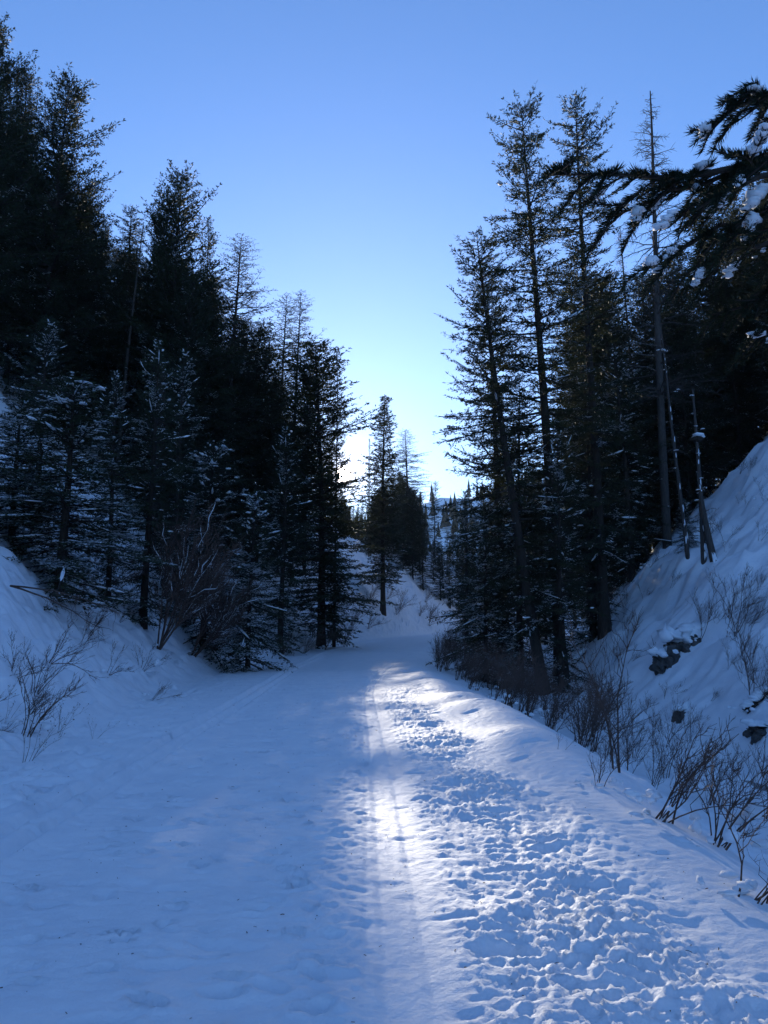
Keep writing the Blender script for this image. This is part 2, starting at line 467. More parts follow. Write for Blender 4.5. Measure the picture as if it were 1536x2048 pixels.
# far mountain: one sheet behind everything
mx_ = np.linspace(-1100, 1300, 121); my_ = np.linspace(235, 1500, 64)
MX, MY = np.meshgrid(mx_, my_)
def mountain_z(x, y):
    ridge = np.interp(x, [-1100, -400, -120, -40, 0, 30, 60, 90, 140, 260, 600, 1300], [60, 70, 62, 66, 82, 98, 100, 108, 122, 150, 190, 160])
    t = np.clip((y - 235) / 330, 0, None)
    prof = sstep(0, 1, t) * 0.55 + 0.45 * np.clip(t, 0, 1)
    prof = np.where(t > 1, 1 - 0.25 * np.clip(t - 1, 0, 2), prof)
    return -6 + 8 * np.minimum(t * 6, 1) + ridge * prof * 0.97 + 7 * fbm(x * 0.016, y * 0.016, 91, 3) * sstep(0.1, 0.6, t)
MZ = mountain_z(MX, MY)
idx = np.arange(MX.size).reshape(MX.shape)
mF = np.stack([idx[:-1, :-1], idx[:-1, 1:], idx[1:, 1:], idx[1:, :-1]], -1).reshape(-1, 4)
o = link('mountain', mesh_arrays('mountain', np.stack([MX, MY, MZ], -1).reshape(-1, 3), mF, M_SNOW, True)); tag(o, kind='structure')

# creek water
def water_mat():
    m, nt, o = mat_new('creek_water'); l = nt.links
    p = N(nt, 'ShaderNodeBsdfPrincipled', Roughness=0.08); p.inputs['Base Color'].default_value = (0.006, 0.008, 0.010, 1)
    nz = N(nt, 'ShaderNodeTexNoise', Scale=6.0, Detail=3.0); b = N(nt, 'ShaderNodeBump', Strength=0.25, Distance=0.03)
    l.new(nz.outputs['Fac'], b.inputs['Height']); l.new(b.outputs[0], p.inputs['Normal']); l.new(p.outputs[0], o.inputs['Surface'])
    return m
wy_ = np.linspace(7, 19, 40); wc = toe(wy_) - 0.6 + 0.35 * np.sin(wy_ * 0.5)
wV = np.concatenate([np.stack([wc - 1.2, wy_, np.full(40, -1.60)], 1), np.stack([wc + 1.2, wy_, np.full(40, -1.60)], 1)])
wF = np.stack([np.arange(39), np.arange(40, 79), np.arange(41, 80), np.arange(1, 40)], 1)
o = link('creek_water', mesh_arrays('creek_water', wV, wF, water_mat(), True)); tag(o, kind='structure')

# ------------------------------------------------------------------ conifers
def lumps(C, R, flat=0.55, seed=0):
    """soft snow lumps: squashed, uneven little domes at centres C with radii R (n,3)"""
    g = np.random.default_rng(seed)
    rings = [(0.0, 1.0), (0.55, 0.83), (0.92, 0.40), (0.95, -0.1), (0.5, -0.42)]
    S = 6; pts = []
    for r, z in rings[1:]:
        for k in range(S):
            a = 2 * pi * k / S; pts.append((r * cos(a), r * sin(a), z))
    U = np.array([(0, 0, 1.0)] + pts + [(0, 0, -0.45)])
    f = []
    for k in range(S): f.append((0, 1 + k, 1 + (k + 1) % S))
    for j in range(3):
        for k in range(S):
            a = 1 + j * S + k; b = 1 + j * S + (k + 1) % S
            f += [(a, a + S, b + S), (a, b + S, b)]
    last = 1 + 4 * S
    for k in range(S): f.append((1 + 3 * S + k, last, 1 + 3 * S + (k + 1) % S))
    U = U[None] * (1 + 0.22 * g.normal(size=(len(C), len(U), 1)))
    V = C[:, None, :] + U * R[:, None, :]
    F = np.array(f)[None] + (np.arange(len(C)) * U.shape[1])[:, None, None]
    return V.reshape(-1, 3), F.reshape(-1, 3)

def conifer(seed, H=22.0, cb=0.12, rmax=2.3, nb=280, shape=0.75, rise_top=0.7, rise_bot=-0.25, tip=0.15, twigs=15, leaf=0.15, lw=0.028,
            snow=0.06, dead=25, bend=0.25, ragged=0.35, trunk_r=0.20, gap=0.15, clump=40, mat=None, fill=0.36, strips=0, bare=None, bare2=None, snow_scale=1.3):
    g = np.random.default_rng(seed)
    # trunk
    K = 14; tz = np.linspace(0, 1, K)
    ph = g.uniform(0, 6.28); bx = bend * (np.sin(tz * 2.6 + ph) - sin(ph)) * tz; by = bend * (np.cos(tz * 2.1 + ph) - cos(ph)) * tz
    TP = np.stack([bx, by, tz * H], 1)
    tr_ = trunk_r * (1 - tz) ** 0.85 + 0.012; tr_[0] *= 1.35
    def trunk_at(t):
        return np.stack([np.interp(t, tz, bx), np.interp(t, tz, by), t * H], -1)
    Vt, Ft = tubes(TP[None], tr_[None], 9)
    # live branches
    u = (np.arange(nb) + g.uniform(0, 1, nb)) / nb
    t = cb + (1 - cb) * (1 - (1 - u) ** 1.15)
    s = (1 - t) / (1 - cb)
    prof = np.minimum(s ** shape, 1) * np.where(s > 0.72, 1 - 1.7 * (s - 0.72), 1) + 0.07
    lob = 1 + 0.22 * np.sin(t * 37 + g.uniform(0, 6)) + 0.15 * np.sin(t * 83 + g.uniform(0, 6))
    ln = rmax * prof * lob * (1 - ragged + 2 * ragged * g.random(nb) ** 1.2)
    keep = g.random(nb) > gap * (0.4 + 0.6 * s); t, s, ln = t[keep], s[keep], ln[keep]; n = len(t)
    az = np.arange(n) * 2.399 + g.normal(0, 0.5, n)
    for bare in [q for q in (bare, bare2) if q]:                                           # boughs on one side shortened to let the low sun through
        aa = (az + pi) % (2 * pi) - pi; ln = np.where((np.abs(aa) < bare[0]) & (t > bare[1]) & (t < bare[2]), ln * bare[3], ln)
    rise = rise_bot + (rise_top - rise_bot) * (1 - s) ** 1.3 + g.normal(0, 0.12, n)
    sag = tip + 0.1 * g.normal(size=n) - 0.15 * s
    hd = np.stack([np.cos(az), np.sin(az), np.zeros(n)], -1); sd = np.stack([-np.sin(az), np.cos(az), np.zeros(n)], -1)
    B0 = trunk_at(t); curl = g.normal(0, 0.12, n)
    def branch_pt(i, v):
        return B0[i] + hd[i] * (ln[i] * v)[:, None] + sd[i] * (ln[i] * curl[i] * v * v)[:, None] + np.array([0, 0, 1.0]) * (ln[i] * (rise[i] * v + sag[i] * v * v))[:, None]
    def branch_tan(i, v):
        return norm(hd[i] + sd[i] * (2 * curl[i] * v)[:, None] + np.array([0, 0, 1.0]) * (rise[i] + 2 * sag[i] * v)[:, None])
    ii = np.repeat(np.arange(n), 5); vv = np.tile(np.linspace(0, 1, 5), n)
    BP = branch_pt(ii, vv).reshape(n, 5, 3)
    br = (0.010 + 0.012 * ln)[:, None] * (1 - 0.88 * np.linspace(0, 1, 5))[None]
    limb = [tubes(BP, br, 3)]
    # dead lower limbs
    if dead:
        td = g.uniform(0.03, max(cb + 0.25, 0.3), dead); ad = g.uniform(0, 6.28, dead); ld = rmax * g.uniform(0.25, 0.75, dead)
        v5 = np.linspace(0, 1, 5)
        D0 = trunk_at(td); hd2 = np.stack([np.cos(ad), np.sin(ad), np.zeros(dead)], -1)
        DP = D0[:, None] + hd2[:, None] * (ld[:, None] * v5)[..., None] + np.array([0, 0, 1.0]) * (ld[:, None] * (-0.1 * v5 - 0.35 * v5 ** 2 * g.random((dead, 1))))[..., None]
        DP += g.normal(0, 0.03, DP.shape) * v5[None, :, None]
        limb.append(tubes(DP, 0.013 * (1 - 0.8 * v5)[None] * np.ones((dead, 1)), 3))
    # twigs
    nt = np.maximum((ln * twigs).astype(int), 4); ti = np.repeat(np.arange(n), nt); m = len(ti)
    tv = 0.12 + 0.9 * (1 - g.random(m) ** 1.0) ; tv = np.minimum(tv, 1.0)
    side = np.where(g.random(m) < 0.5, -1.0, 1.0)
    tl_ = np.clip(0.42 * ln[ti] * (1.05 - tv), 0.08, 0.55) * g.uniform(0.6, 1.25, m)
    T0 = branch_pt(ti, tv); tg = branch_tan(ti, tv)
    td_ = norm(tg * 0.75 + sd[ti] * (side * g.uniform(0.4, 1.0, m))[:, None] + np.array([0, 0, 1.0]) * g.normal(-0.06, 0.22, m)[:, None])
    # leaves on the twigs
    nl = np.maximum((tl_ / (leaf * fill)).astype(int), 2); li = np.repeat(np.arange(m), nl); q = len(li)
    lv = g.random(q); ls = np.where(g.random(q) < 0.5, -1.0, 1.0)
    lb = T0[li] + td_[li] * (tl_[li] * lv)[:, None]
    up = np.array([0, 0, 1.0])
    pl = norm(np.cross(td_[li], up) + 1e-6)
    la = norm(td_[li] * 0.8 + pl * (ls * g.uniform(0.15, 0.9, q))[:, None] + g.normal(0, 0.28, (q, 3)))
    ll = leaf * g.uniform(0.55, 1.2, q)
    W = norm(np.cross(la, norm(up + g.normal(0, 0.55, (q, 3)))))
    Vl, Fl = kites(lb, la * ll[:, None], W, lw * g.uniform(0.6, 1.3, q), 0.4)
    parts = {'trunk': (Vt, Ft), 'limbs': join(limb), 'crown': (Vl, Fl)}
    # snow dusting: flakes lying on patches of twigs, and lumps on boughs
    Sn = []
    if snow > 0:
        pm = perlin(lb[:, 0] * snow_scale + 3, lb[:, 2] * snow_scale + lb[:, 1] * 0.8, seed) + 0.4 * g.random(q) - 0.2
        pick = (pm > np.quantile(pm, 1 - snow))
        k = int(pick.sum())
        a2 = la[pick].copy(); a2[:, 2] *= 0.4; a2 = norm(a2)
        Wd = norm(np.cross(a2, up + g.normal(0, 0.15, (k, 3))))
        Vs, Fs = kites(lb[pick] + up * 0.022, a2 * (ll[pick] * 0.85)[:, None], Wd, lw * 0.85 * np.ones(k), 0.5, up * 0.02)
        Sn.append((Vs, Fs))
    if clump:
        ci = g.integers(0, n, clump); cv = g.uniform(0.35, 0.95, clump)
        cp = branch_pt(ci, cv) + up * 0.03
        rr = 0.025 + 0.085 * g.random(clump) ** 2.5
        Sn.append(lumps(cp, np.stack([rr * g.uniform(1, 1.8, clump), rr * g.uniform(1, 1.8, clump), rr * 0.5], 1), seed=seed))
    if strips:
        ci = g.integers(0, n, strips); a0 = g.uniform(0.15, 0.6, strips); a1 = np.minimum(a0 + g.uniform(0.15, 0.45, strips), 1.0); w6 = np.linspace(0, 1, 6)
        vv_ = a0[:, None] + (a1 - a0)[:, None] * w6; Pn = branch_pt(np.repeat(ci, 6), vv_.ravel()).reshape(strips, 6, 3) + [0, 0, 0.035]
        Pn[..., :2] += g.normal(0, 0.03, (strips, 1, 2))
        rad_ = np.abs(np.sin(w6 * (pi - 0.2) + 0.1))[None] ** 0.7 * (0.02 + 0.05 * g.random((strips, 1)) ** 2) * g.uniform(0.6, 1.3, (strips, 6))
        Vq, Fq = tubes(Pn, rad_, 5); Sn.append((Vq, np.concatenate([Fq[:, [0, 1, 2]], Fq[:, [0, 2, 3]]])))
    if Sn: parts['snow'] = join(Sn)
    ms = {}
    for k_, (V, F) in parts.items():
        mt = {'trunk': M_BARK, 'limbs': M_LIMB, 'crown': mat or M_NEEDLE, 'snow': M_CLUMP}[k_]
        ms[k_] = mesh_arrays(k_, V, F, mt, k_ in ('trunk', 'snow'))
    return dict(H=H, meshes=ms)

PROTO = {
    'dense':  conifer(1, 22, 0.05, 3.9, 420, 0.62, 0.9, -0.1, 0.10, 14, 0.21, 0.034, 0.02, 10, gap=0.03, clump=0),
    'dense2': conifer(2, 22, 0.06, 3.6, 400, 0.52, 0.8, -0.15, 0.12, 14, 0.21, 0.034, 0.02, 15, gap=0.05, ragged=0.36, clump=0),
    'tall':   conifer(3, 24, 0.16, 2.5, 280, 0.42, 0.55, -0.35, 0.16, 15, 0.16, 0.020, 0.04, 30, fill=0.20, gap=0.16, ragged=0.5, strips=60, clump=30, trunk_r=0.24),
    'tall2':  conifer(4, 24, 0.13, 2.4, 270, 0.40, 0.45, -0.45, 0.20, 15, 0.16, 0.020, 0.04, 35, fill=0.20, gap=0.22, ragged=0.55, strips=60, clump=30, trunk_r=0.24),
    'airy':   conifer(5, 22, 0.10, 4.2, 330, 0.70, 0.30, -0.15, 0.05, 11, 0.17, 0.016, 0.01, 20, gap=0.08, ragged=0.28, clump=0),
    'skirt':  conifer(6, 14, 0.02, 2.6, 250, 0.62, 0.5, -0.40, 0.22, 18, 0.17, 0.021, 0.10, 20, gap=0.18, ragged=0.45, clump=120, strips=80, snow_scale=0.8),
    'snowy':  conifer(8, 8, 0.01, 2.3, 210, 0.66, 0.6, -0.35, 0.10, 21, 0.14, 0.018, 0.24, 8, gap=0.10, ragged=0.42, trunk_r=0.11, clump=120, bend=0.12, strips=80, snow_scale=1.0),
    'gapped': conifer(12, 20, 0.05, 3.5, 420, 0.50, 0.8, -0.15, 0.12, 14, 0.21, 0.036, 0.02, 15, gap=0.05, ragged=0.38, clump=0, bare=(1.35, 0.54, 0.68, 0.45), bare2=(1.35, 0.30, 0.54, 0.80)),
    'steeple': conifer(13, 24, 0.14, 2.5, 520, 0.80, 0.5, -0.2, 0.12, 13, 0.26, 0.042, 0.02, 15, gap=0.03, ragged=0.25, clump=0),
    'slim':   conifer(9, 22, 0.03, 2.9, 380, 0.72, 0.6, -0.35, 0.18, 14, 0.21, 0.032, 0.03, 10, gap=0.05, ragged=0.3, clump=0),
    'far':    conifer(10, 20, 0.04, 3.4, 170, 0.72, 0.5, -0.2, 0.1, 8, 0.34, 0.06, 0.03, 0, gap=0.05, clump=0),
}

def tree(kind, x, y, H, label, group=None, name='fir_tree', width=1.0, lean=(0, 0), rot=None, sink=0.15, cat='tree'):
    P = PROTO[kind]; s = H / P['H']
    r = empty(name, (x, y, ground_z(x, y) - sink))
    for k, me in P['meshes'].items():
        c = link(k, me, r)
        if k in ('crown', 'snow', 'limbs'): c['kind'] = 'stuff'
    r.scale = (s * width, s * width, s)
    r.rotation_euler = (radians(lean[1]), radians(lean[0]), random.uniform(0, 6.28) if rot is None else rot)
    if lean != (0, 0): r.rotation_mode = 'ZYX'
    tag(r, label, cat, group)
    return r

def tree_px(kind, px, py, D, label, group=None, **kw):
    """a tree whose tip stands where the photo shows it, D metres along the road"""
    x, y, z = at(px, py, D)
    ln = kw.get('lean', (0, 0))
    H0 = z - ground_z(x, y); bx = x - tan(radians(ln[0])) * H0
    H = (z - ground_z(bx, y) + 0.15) / cos(radians(ln[0]))
    return tree(kind, bx, y, H, label, group, **kw)

def tree_base(kind, px, py, top, label, group=None, **kw):
    """a tree whose foot stands where the photo shows it"""
    x, y = on_ground_px(px, py)
    H = at(px, top, y)[2] - ground_z(x, y)
    return tree(kind, x, y, H + 0.15, label, group, **kw)

# left stand, tips from left to right
tree_px('dense', 8, 62, 33, 'tallest dark fir, high on the left slope and cut by the edge of the photo', width=0.85)
tree_px('dense2', 62, 158, 38, 'dark fir with a narrow tip between the tallest fir and the blunt-topped fir', width=0.75)
tree_px('dense2', 128, 152, 36, 'tall blunt-topped dark fir with sky showing through its right side', width=0.95)
tree_px('dense', 186, 362, 42, 'dark fir a step lower, right beside the tall blunt-topped fir', width=0.8)
tree_px('tall2', 270, 412, 48, 'olive tinted fir with a ragged flat top behind a thin bare pole', width=1.1)
tree_px('dense', 330, 412, 44, 'dark fir shouldering the left side of the pointed fir', width=0.7)
tree_px('dense', 367, 347, 41, 'pointed dark fir rising above its neighbours in the middle of the left stand', width=0.95)
tree_px('slim', 426, 437, 52, 'slender fir with a thin tip just right of the pointed fir', width=0.7)
tree_px('airy', 466, 472, 50, 'open fir with long level boughs against the sky on the right of the left stand', width=1.15)
tree_px('dense2', 505, 655, 55, 'dark bushy fir below the open long-boughed fir', width=1.3)
tree_px('airy', 563, 588, 62, 'left one of two thin twin firs standing close together', group='twin firs', width=0.95)
tree_px('airy', 592, 582, 62.6, 'right one of two thin twin firs standing close together', group='twin firs', width=0.95)
tree_px('dense2', 616, 722, 70, 'small pale fir between the twin firs and the fir hiding the sun', width=0.7)
tree_px('gapped', 650, 696, 50, 'dark broad fir whose right side hides the low sun', width=1.3, rot=0.0)
tree_px('slim', 674, 698, 53, 'thin fir tip rising close to the fir that hides the sun', width=0.5)
tree_px('slim', 738, 878, 96, 'short fir in the bright gap beside the sun', width=0.25)
tree_px('steeple', 766, 793, 80, 'steeple-shaped dark fir standing alone right of the sun', width=1.35)
tree_px('airy', 815, 862, 110, 'airy pyramid-shaped fir with sky glowing through all its boughs', width=1.5)
tree_px('slim', 838, 985, 112, 'yellow-green lit fir at the foot of the airy pyramid fir', width=1.2)
tree_px('dense', 905, 1045, 135, 'dark fir just right of the lone thin fir, before the hazy mountain', width=0.9)
tree_px('slim', 930, 1015, 118, 'dark fir half hidden behind the leaning spruce, at the bend')
tree_px('dense2', 850, 1030, 125, 'bushy fir between the airy pyramid fir and the lone thin fir')
tree_px('dense', 880, 1085, 106, 'low bushy fir at the very end of the visible trail', width=1.2)
tree_px('dense', 786, 950, 118, 'dark fir filling the space between the steeple-shaped fir and the airy pyramid fir', width=0.9)
tree_px('dense2', 806, 1010, 104, 'short dark fir in front of the airy pyramid fir', width=1.1)
tree_px('tall2', 868, 962, 130, 'lone thin fir standing in front of the hazy mountain', width=0.9)
tree_px('far', 893, 1062, 122, 'small dark fir right of the lone thin fir, at the bend of the trail')
# young snow-dusted trees at the foot of the left slope
tree_base('snowy', 118, 1192, 770, 'broad snow-dusted young spruce at the top of the left bank', name='spruce_tree', width=1.6)
tree_base('snowy', 22, 1088, 800, 'snow-dusted young spruce at the left edge of the photo', name='spruce_tree', width=1.5)
tree_base('skirt', 215, 1205, 745, 'dark young spruce close behind the broad snow-dusted one', name='spruce_tree', width=0.85)
tree_base('skirt', 285, 1255, 690, 'full-skirted spruce between the young spruces and the bare trunk', name='spruce_tree', width=0.9)
tree_base('snowy', 495, 1342, 985, 'low spruce with dark skirts resting on the edge of the trail', name='spruce_tree', width=0.95)
tree_base('snowy', 405, 1300, 890, 'snow-dusted spruce behind the many-stemmed bush', name='spruce_tree', width=1.1)
tree_base('skirt', 560, 1305, 860, 'full-skirted spruce left of the fir that hides the sun', name='spruce_tree', width=0.9)
tree_base('skirt', 70, 1060, 640, 'tall snow-flecked spruce behind the young spruces on the left slope', name='spruce_tree', width=1.1)
tree_base('skirt', 350, 1200, 700, 'snow-flecked spruce close to the dark bare trunk', name='spruce_tree', width=0.9)
# right stand
tree_px('tall2', 941, 462, 27, 'leaning spruce on the open side of the right stand, trunk tilting towards the trail', name='spruce_tree', lean=(-7.5, 0), width=1.15)
tree_px('tall', 1062, 212, 28.5, 'tall spruce with a tufted tip, second from the trail in the right stand', name='spruce_tree', lean=(-1.0, 0), width=1.0)
tree_px('tall2', 1160, 182, 31, 'very tall spruce with a knotted narrow top, straight dark trunk down to the snow', name='spruce_tree', width=0.9)
tree_px('skirt', 985, 540, 33, 'spruce filling the gap between the leaning spruce and the tufted one', name='spruce_tree', width=0.75)
tree_px('skirt', 1105, 850, 27, 'snow-flecked spruce in front of the tall trunks of the right stand', name='spruce_tree', width=0.75)
tree_px('skirt', 1165, 740, 33, 'snow-capped spruce behind the very tall knotted one', name='spruce_tree', width=0.95)
tree_px('snowy', 965, 1010, 30, 'low snow-flecked spruce at the foot of the leaning spruce', name='spruce_tree', width=0.9)
tree_px('snowy', 1370, 1000, 30, 'tiny snowy sapling beside the crooked thin dead tree', name='spruce_tree', width=1.0)
tree_px('skirt', 1025, 760, 29, 'thick spruce between the leaning trunk and the tufted spruce, snow on its lower boughs', name='spruce_tree', width=0.8)
tree_px('skirt', 1240, 700, 37, 'thick dark spruce behind the thick dead trunk', name='spruce_tree', width=1.0)
tree_px('tall2', 1215, 560, 42, 'dark spruce right of the very tall knotted one', name='spruce_tree')
tree_px('skirt', 928, 985, 62, 'bushy spruce beyond the leaning spruce, above the bend of the trail', name='spruce_tree')

# trees that fill the stands behind the front ones
def stand(spec, label, group, kinds, n, seed, name='fir_tree', mind=1.6):
    g = random.Random(seed); placed = []
    tries = 0
    while len(placed) < n and tries < 4000:
        tries += 1
        x, y, h = spec(g)
        if any((x - a) ** 2 + (y - b) ** 2 < mind ** 2 for a, b in placed): continue
        placed.append((x, y))
        tree(g.choice(kinds), x, y, h, label, group, name=name, width=g.uniform(0.85, 1.15), rot=g.uniform(0, 6.28))

def pix(x, y, z):
    """picture position of a point (to keep the fill trees under the skyline the photo shows)"""
    dy = y * cos(PITCH) + (z - 1.6) * sin(PITCH); up = -y * sin(PITCH) + (z - 1.6) * cos(PITCH)
    return 768 + FPX * x / dy, 1024 - FPX * up / dy
SKY_L = [(-400, 60), (0, 130), (60, 240), (200, 430), (260, 520), (330, 480), (420, 560), (480, 640), (530, 700), (620, 800), (670, 860), (690, 1010), (735, 1010), (770, 960), (800, 940), (830, 985), (850, 1070), (900, 1090)]
SKY_R = [(860, 1150), (900, 1090), (940, 1000), (960, 720), (1040, 560), (1150, 520), (1200, 600), (1260, 560), (1300, 520), (1400, 420), (1536, 330), (2200, 200)]
def fill_spec(sky, xr, yr, edge, side, hr):
    def f(g):
        while True:
            y = g.uniform(*yr); x = g.uniform(*xr)
            e = edge(np.array([y]))[0]
            if side * (x - e) < 1.5: continue
            z0 = ground_z(x, y); h = g.uniform(*hr)
            px, py = pix(x, y, z0 + h)
            top = np.interp(px, [p[0] for p in sky], [p[1] for p in sky])
            if px < -500 or px > 2100: continue
            if py < top:                               # shorten it to stay below the skyline
                h2 = h
                while h2 > 4 and pix(x, y, z0 + h2)[1] < top: h2 -= 0.5
                if h2 < 5: continue
                h = h2
            return x, y, h
    return f
stand(fill_spec(SKY_L, (-40, -8), (37, 66), left_edge, -1, (15, 23)), 'dark fir deep in the crowded stand on the left slope', 'dark firs crowding the left slope', ['dense', 'dense2', 'slim'], 44, 3)
stand(fill_spec(SKY_L, (-30, 0), (60, 105), lambda y: left_edge(y) - 8.0, -1, (10, 20)), 'distant dark fir on the left slope towards the low sun', 'distant firs towards the sun', ['dense2', 'slim', 'tall'], 26, 4)
stand(fill_spec(SKY_L, (-14, 34), (104, 190), left_edge, -1, (10, 20)), 'far fir on the spur beyond the bend of the trail', 'far firs beyond the bend', ['far', 'slim'], 60, 5)
stand(fill_spec(SKY_L, (-8, 20), (103, 150), left_edge, -1, (11, 20)), 'dark fir closing the gap behind the snowy spur at the bend', 'dark firs behind the snowy spur', ['dense', 'dense2', 'slim'], 34, 15)
stand(fill_spec(SKY_R, (8, 42), (36, 64), toe, 1, (15, 26)), 'dark spruce deep in the crowded stand on the right slope', 'dark spruces crowding the right slope', ['tall', 'dense2', 'dense', 'slim'], 60, 6, name='spruce_tree')
stand(fill_spec(SKY_R, (7, 70), (62, 120), right_edge, 1, (10, 22)), 'distant spruce behind the right stand', 'distant spruces behind the right stand', ['slim', 'tall', 'far'], 34, 8, name='spruce_tree')
stand(fill_spec(SKY_R, (20, 130), (120, 230), right_edge, 1, (10, 20)), 'far spruce on the valley side beyond the right stand', 'far spruces on the valley side', ['far'], 34, 9, name='spruce_tree')

# ------------------------------------------------------------------ dead trees and poles
def dead_tree(seed, H, r0, nl, lmax, top_only=0.0, bend=0.3, twig=True, tipr=0.015, sag=-0.25):
    g = np.random.default_rng(seed); K = 16; tz = np.linspace(0, 1, K)
    ph = g.uniform(0, 6.28)
    wob = np.cumsum(g.normal(0, 0.03, (K, 2)), 0) * bend
    TP = np.stack([bend * np.sin(tz * 2.2 + ph) - bend * sin(ph) + wob[:, 0], wob[:, 1], tz * H], 1)
    R = r0 * (1 - tz) ** 0.8 + tipr
    V, F = tubes(TP[None], R[None], 8)
    t = top_only + (1 - top_only) * g.random(nl) ** 0.8 * 0.98
    l = lmax * (1 - t) ** 0.7 * g.uniform(0.35, 1.0, nl) + 0.12
    az = g.uniform(0, 6.28, nl); v = np.linspace(0, 1, 5)
    B = np.stack([np.interp(t, tz, TP[:, 0]), np.interp(t, tz, TP[:, 1]), t * H], 1)
    hd = np.stack([np.cos(az), np.sin(az), np.zeros(nl)], 1)
    rise = 0.25 * t + g.normal(0, 0.15, nl)
    P = B[:, None] + hd[:, None] * (l[:, None] * v)[..., None] + np.array([0, 0, 1.0]) * (l[:, None] * (rise[:, None] * v + sag * v ** 2))[..., None]
    P[:, 1:] += g.normal(0, 0.05, (nl, 4, 3)) * l[:, None, None] * 0.6
    parts = [tubes(P, (0.014 + 0.012 * l)[:, None] * (1 - 0.7 * v)[None], 3)]
    if twig:
        k = np.repeat(np.arange(nl), np.maximum((l * 9).astype(int), 2)); m = len(k); vv = g.uniform(0.2, 1, m)
        i0 = np.minimum((vv * 4).astype(int), 3); fr = vv * 4 - i0
        b = P[k, i0] * (1 - fr)[:, None] + P[k, i0 + 1] * fr[:, None]
        d = norm(hd[k] * 0.7 + g.normal(0, 0.55, (m, 3))); tl = np.clip(l[k] * 0.4, 0.08, 0.45) * g.uniform(0.5, 1.2, m)
        w = np.linspace(0, 1, 3)
        TPn = b[:, None] + d[:, None] * (tl[:, None] * w)[..., None] + np.array([0, 0, -0.12]) * (tl[:, None] * w ** 2)[..., None]
        parts.append(tubes(TPn, 0.011 * (1 - 0.6 * w)[None] * np.ones((m, 1)), 3))
    return (V, F), join(parts), (TP, R), (B, P)

def build_dead(seed, x, y, H, label, mat=None, rusty=0, snow=0, lean=(0, 0), name='dead_tree', **kw):
    tr, lb, (TP, R), (B, P) = dead_tree(seed, H, **kw)
    r = empty(name, (x, y, ground_z(x, y) - 0.15)); tag(r, label, 'tree')
    link('trunk', mesh_arrays('trunk', *tr, mat or M_DEAD, True), r)
    o = link('limbs', mesh_arrays('limbs', *lb, mat or M_DEAD), r); o['kind'] = 'stuff'
    g = np.random.default_rng(seed + 100)
    if rusty:
        n = len(B); k = g.integers(0, n, rusty); i = g.integers(1, 5, rusty)
        b = P[k, i] + g.normal(0, 0.10, (rusty, 3)); a = norm(g.normal(0, 1, (rusty, 3)) + [0, 0, -0.5])
        o = link('crown', mesh_arrays('crown', *kites(b, a * 0.10, norm(np.cross(a, g.normal(0, 1, (rusty, 3)))), np.full(rusty, 0.014)), M_RUSTY), r); o['kind'] = 'stuff'
    if snow:                                          # snow plastered on the side of the trunk and on its limbs
        k = g.random(snow) ** 1.3 * 0.85; C = np.stack([np.interp(k * H, TP[:, 2], TP[:, j]) for j in range(3)], 1)
        rr = np.interp(k * H, TP[:, 2], R)
        a = g.normal(-1.4, 0.35, snow); C[:, 0] += np.cos(a) * rr * 0.85; C[:, 1] += np.sin(a) * rr * 0.85
        s1 = lumps(C, np.stack([rr * 0.40, rr * 0.30, rr * g.uniform(0.6, 3.0, snow)], 1), seed=seed)
        n = len(P); q = g.integers(0, n, snow); j = g.integers(1, 4, snow)
        c2 = P[q, j] + [0, 0, 0.018]
        s2 = lumps(c2, np.stack([g.uniform(0.03, 0.10, snow), g.uniform(0.03, 0.10, snow), np.full(snow, 0.02)], 1), seed=seed + 1)
        o = link('snow', mesh_arrays('snow', *join([s1, s2]), M_CLUMP, True), r); o['kind'] = 'stuff'
    if lean != (0, 0): r.rotation_mode = 'ZYX'
    r.rotation_euler = (radians(lean[1]), radians(lean[0]), 0)
    return r

x, y, z = at(1279, 178, 37)
build_dead(21, x, y, z - ground_z(x, y), 'tall dead snag with a bare conical top against the sky', rusty=500, r0=0.20, nl=200, lmax=4.2, top_only=0.30, sag=-0.15, tipr=0.03)
x, y, z = at(1258, 450, 46)
build_dead(22, x, y, z - ground_z(x, y), 'dead spruce with rust-brown needles between the green crowns of the right stand', rusty=2600, r0=0.13, nl=140, lmax=1.8, top_only=0.2)
x, y = on_ground_px(1318, 1066); H = at(1283, 560, y)[2] - ground_z(x, y)
build_dead(23, x, y, H, 'thick dead trunk flecked with snow standing on the crest of the right slope', mat=M_BARK, r0=0.21, nl=46, lmax=1.9, top_only=0.15, snow=16, bend=0.12, lean=(-0.6, 0), twig=False)
x, y = on_ground_px(1376, 1128); H = at(1345, 640, y)[2] - ground_z(x, y)
build_dead(24, x, y, H, 'crooked thin dead tree streaked with snow, between the thick dead trunk and the snow-capped pole', r0=0.075, nl=22, lmax=1.3, top_only=0.25, snow=14, bend=0.30, lean=(0.2, 0), twig=False)
x, y = on_ground_px(1408, 1130); H = at(1390, 770, y)[2] - ground_z(x, y)
rd = build_dead(25, x, y, H, 'straight pale dead pole with a cap of snow on a burl', r0=0.075, nl=12, lmax=0.7, top_only=0.3, snow=12, bend=0.10, lean=(0.9, 0), twig=False, tipr=0.03)
V, F = lumps(np.array([[0.0, -0.05, H * 0.70]]), np.array([[0.24, 0.22, 0.20]]), seed=3); link('burl', mesh_arrays('burl', V, F, M_BARK, True), rd)
V, F = lumps(np.array([[0.0, -0.08, H * 0.70 + 0.16], [0.12, -0.08, H * 0.70 + 0.10]]), np.array([[0.24, 0.24, 0.11], [0.14, 0.16, 0.07]]), seed=4); link('snow_cap', mesh_arrays('snow_cap', V, F, M_CLUMP, True), rd)
x, y = on_ground_px(1428, 1118)
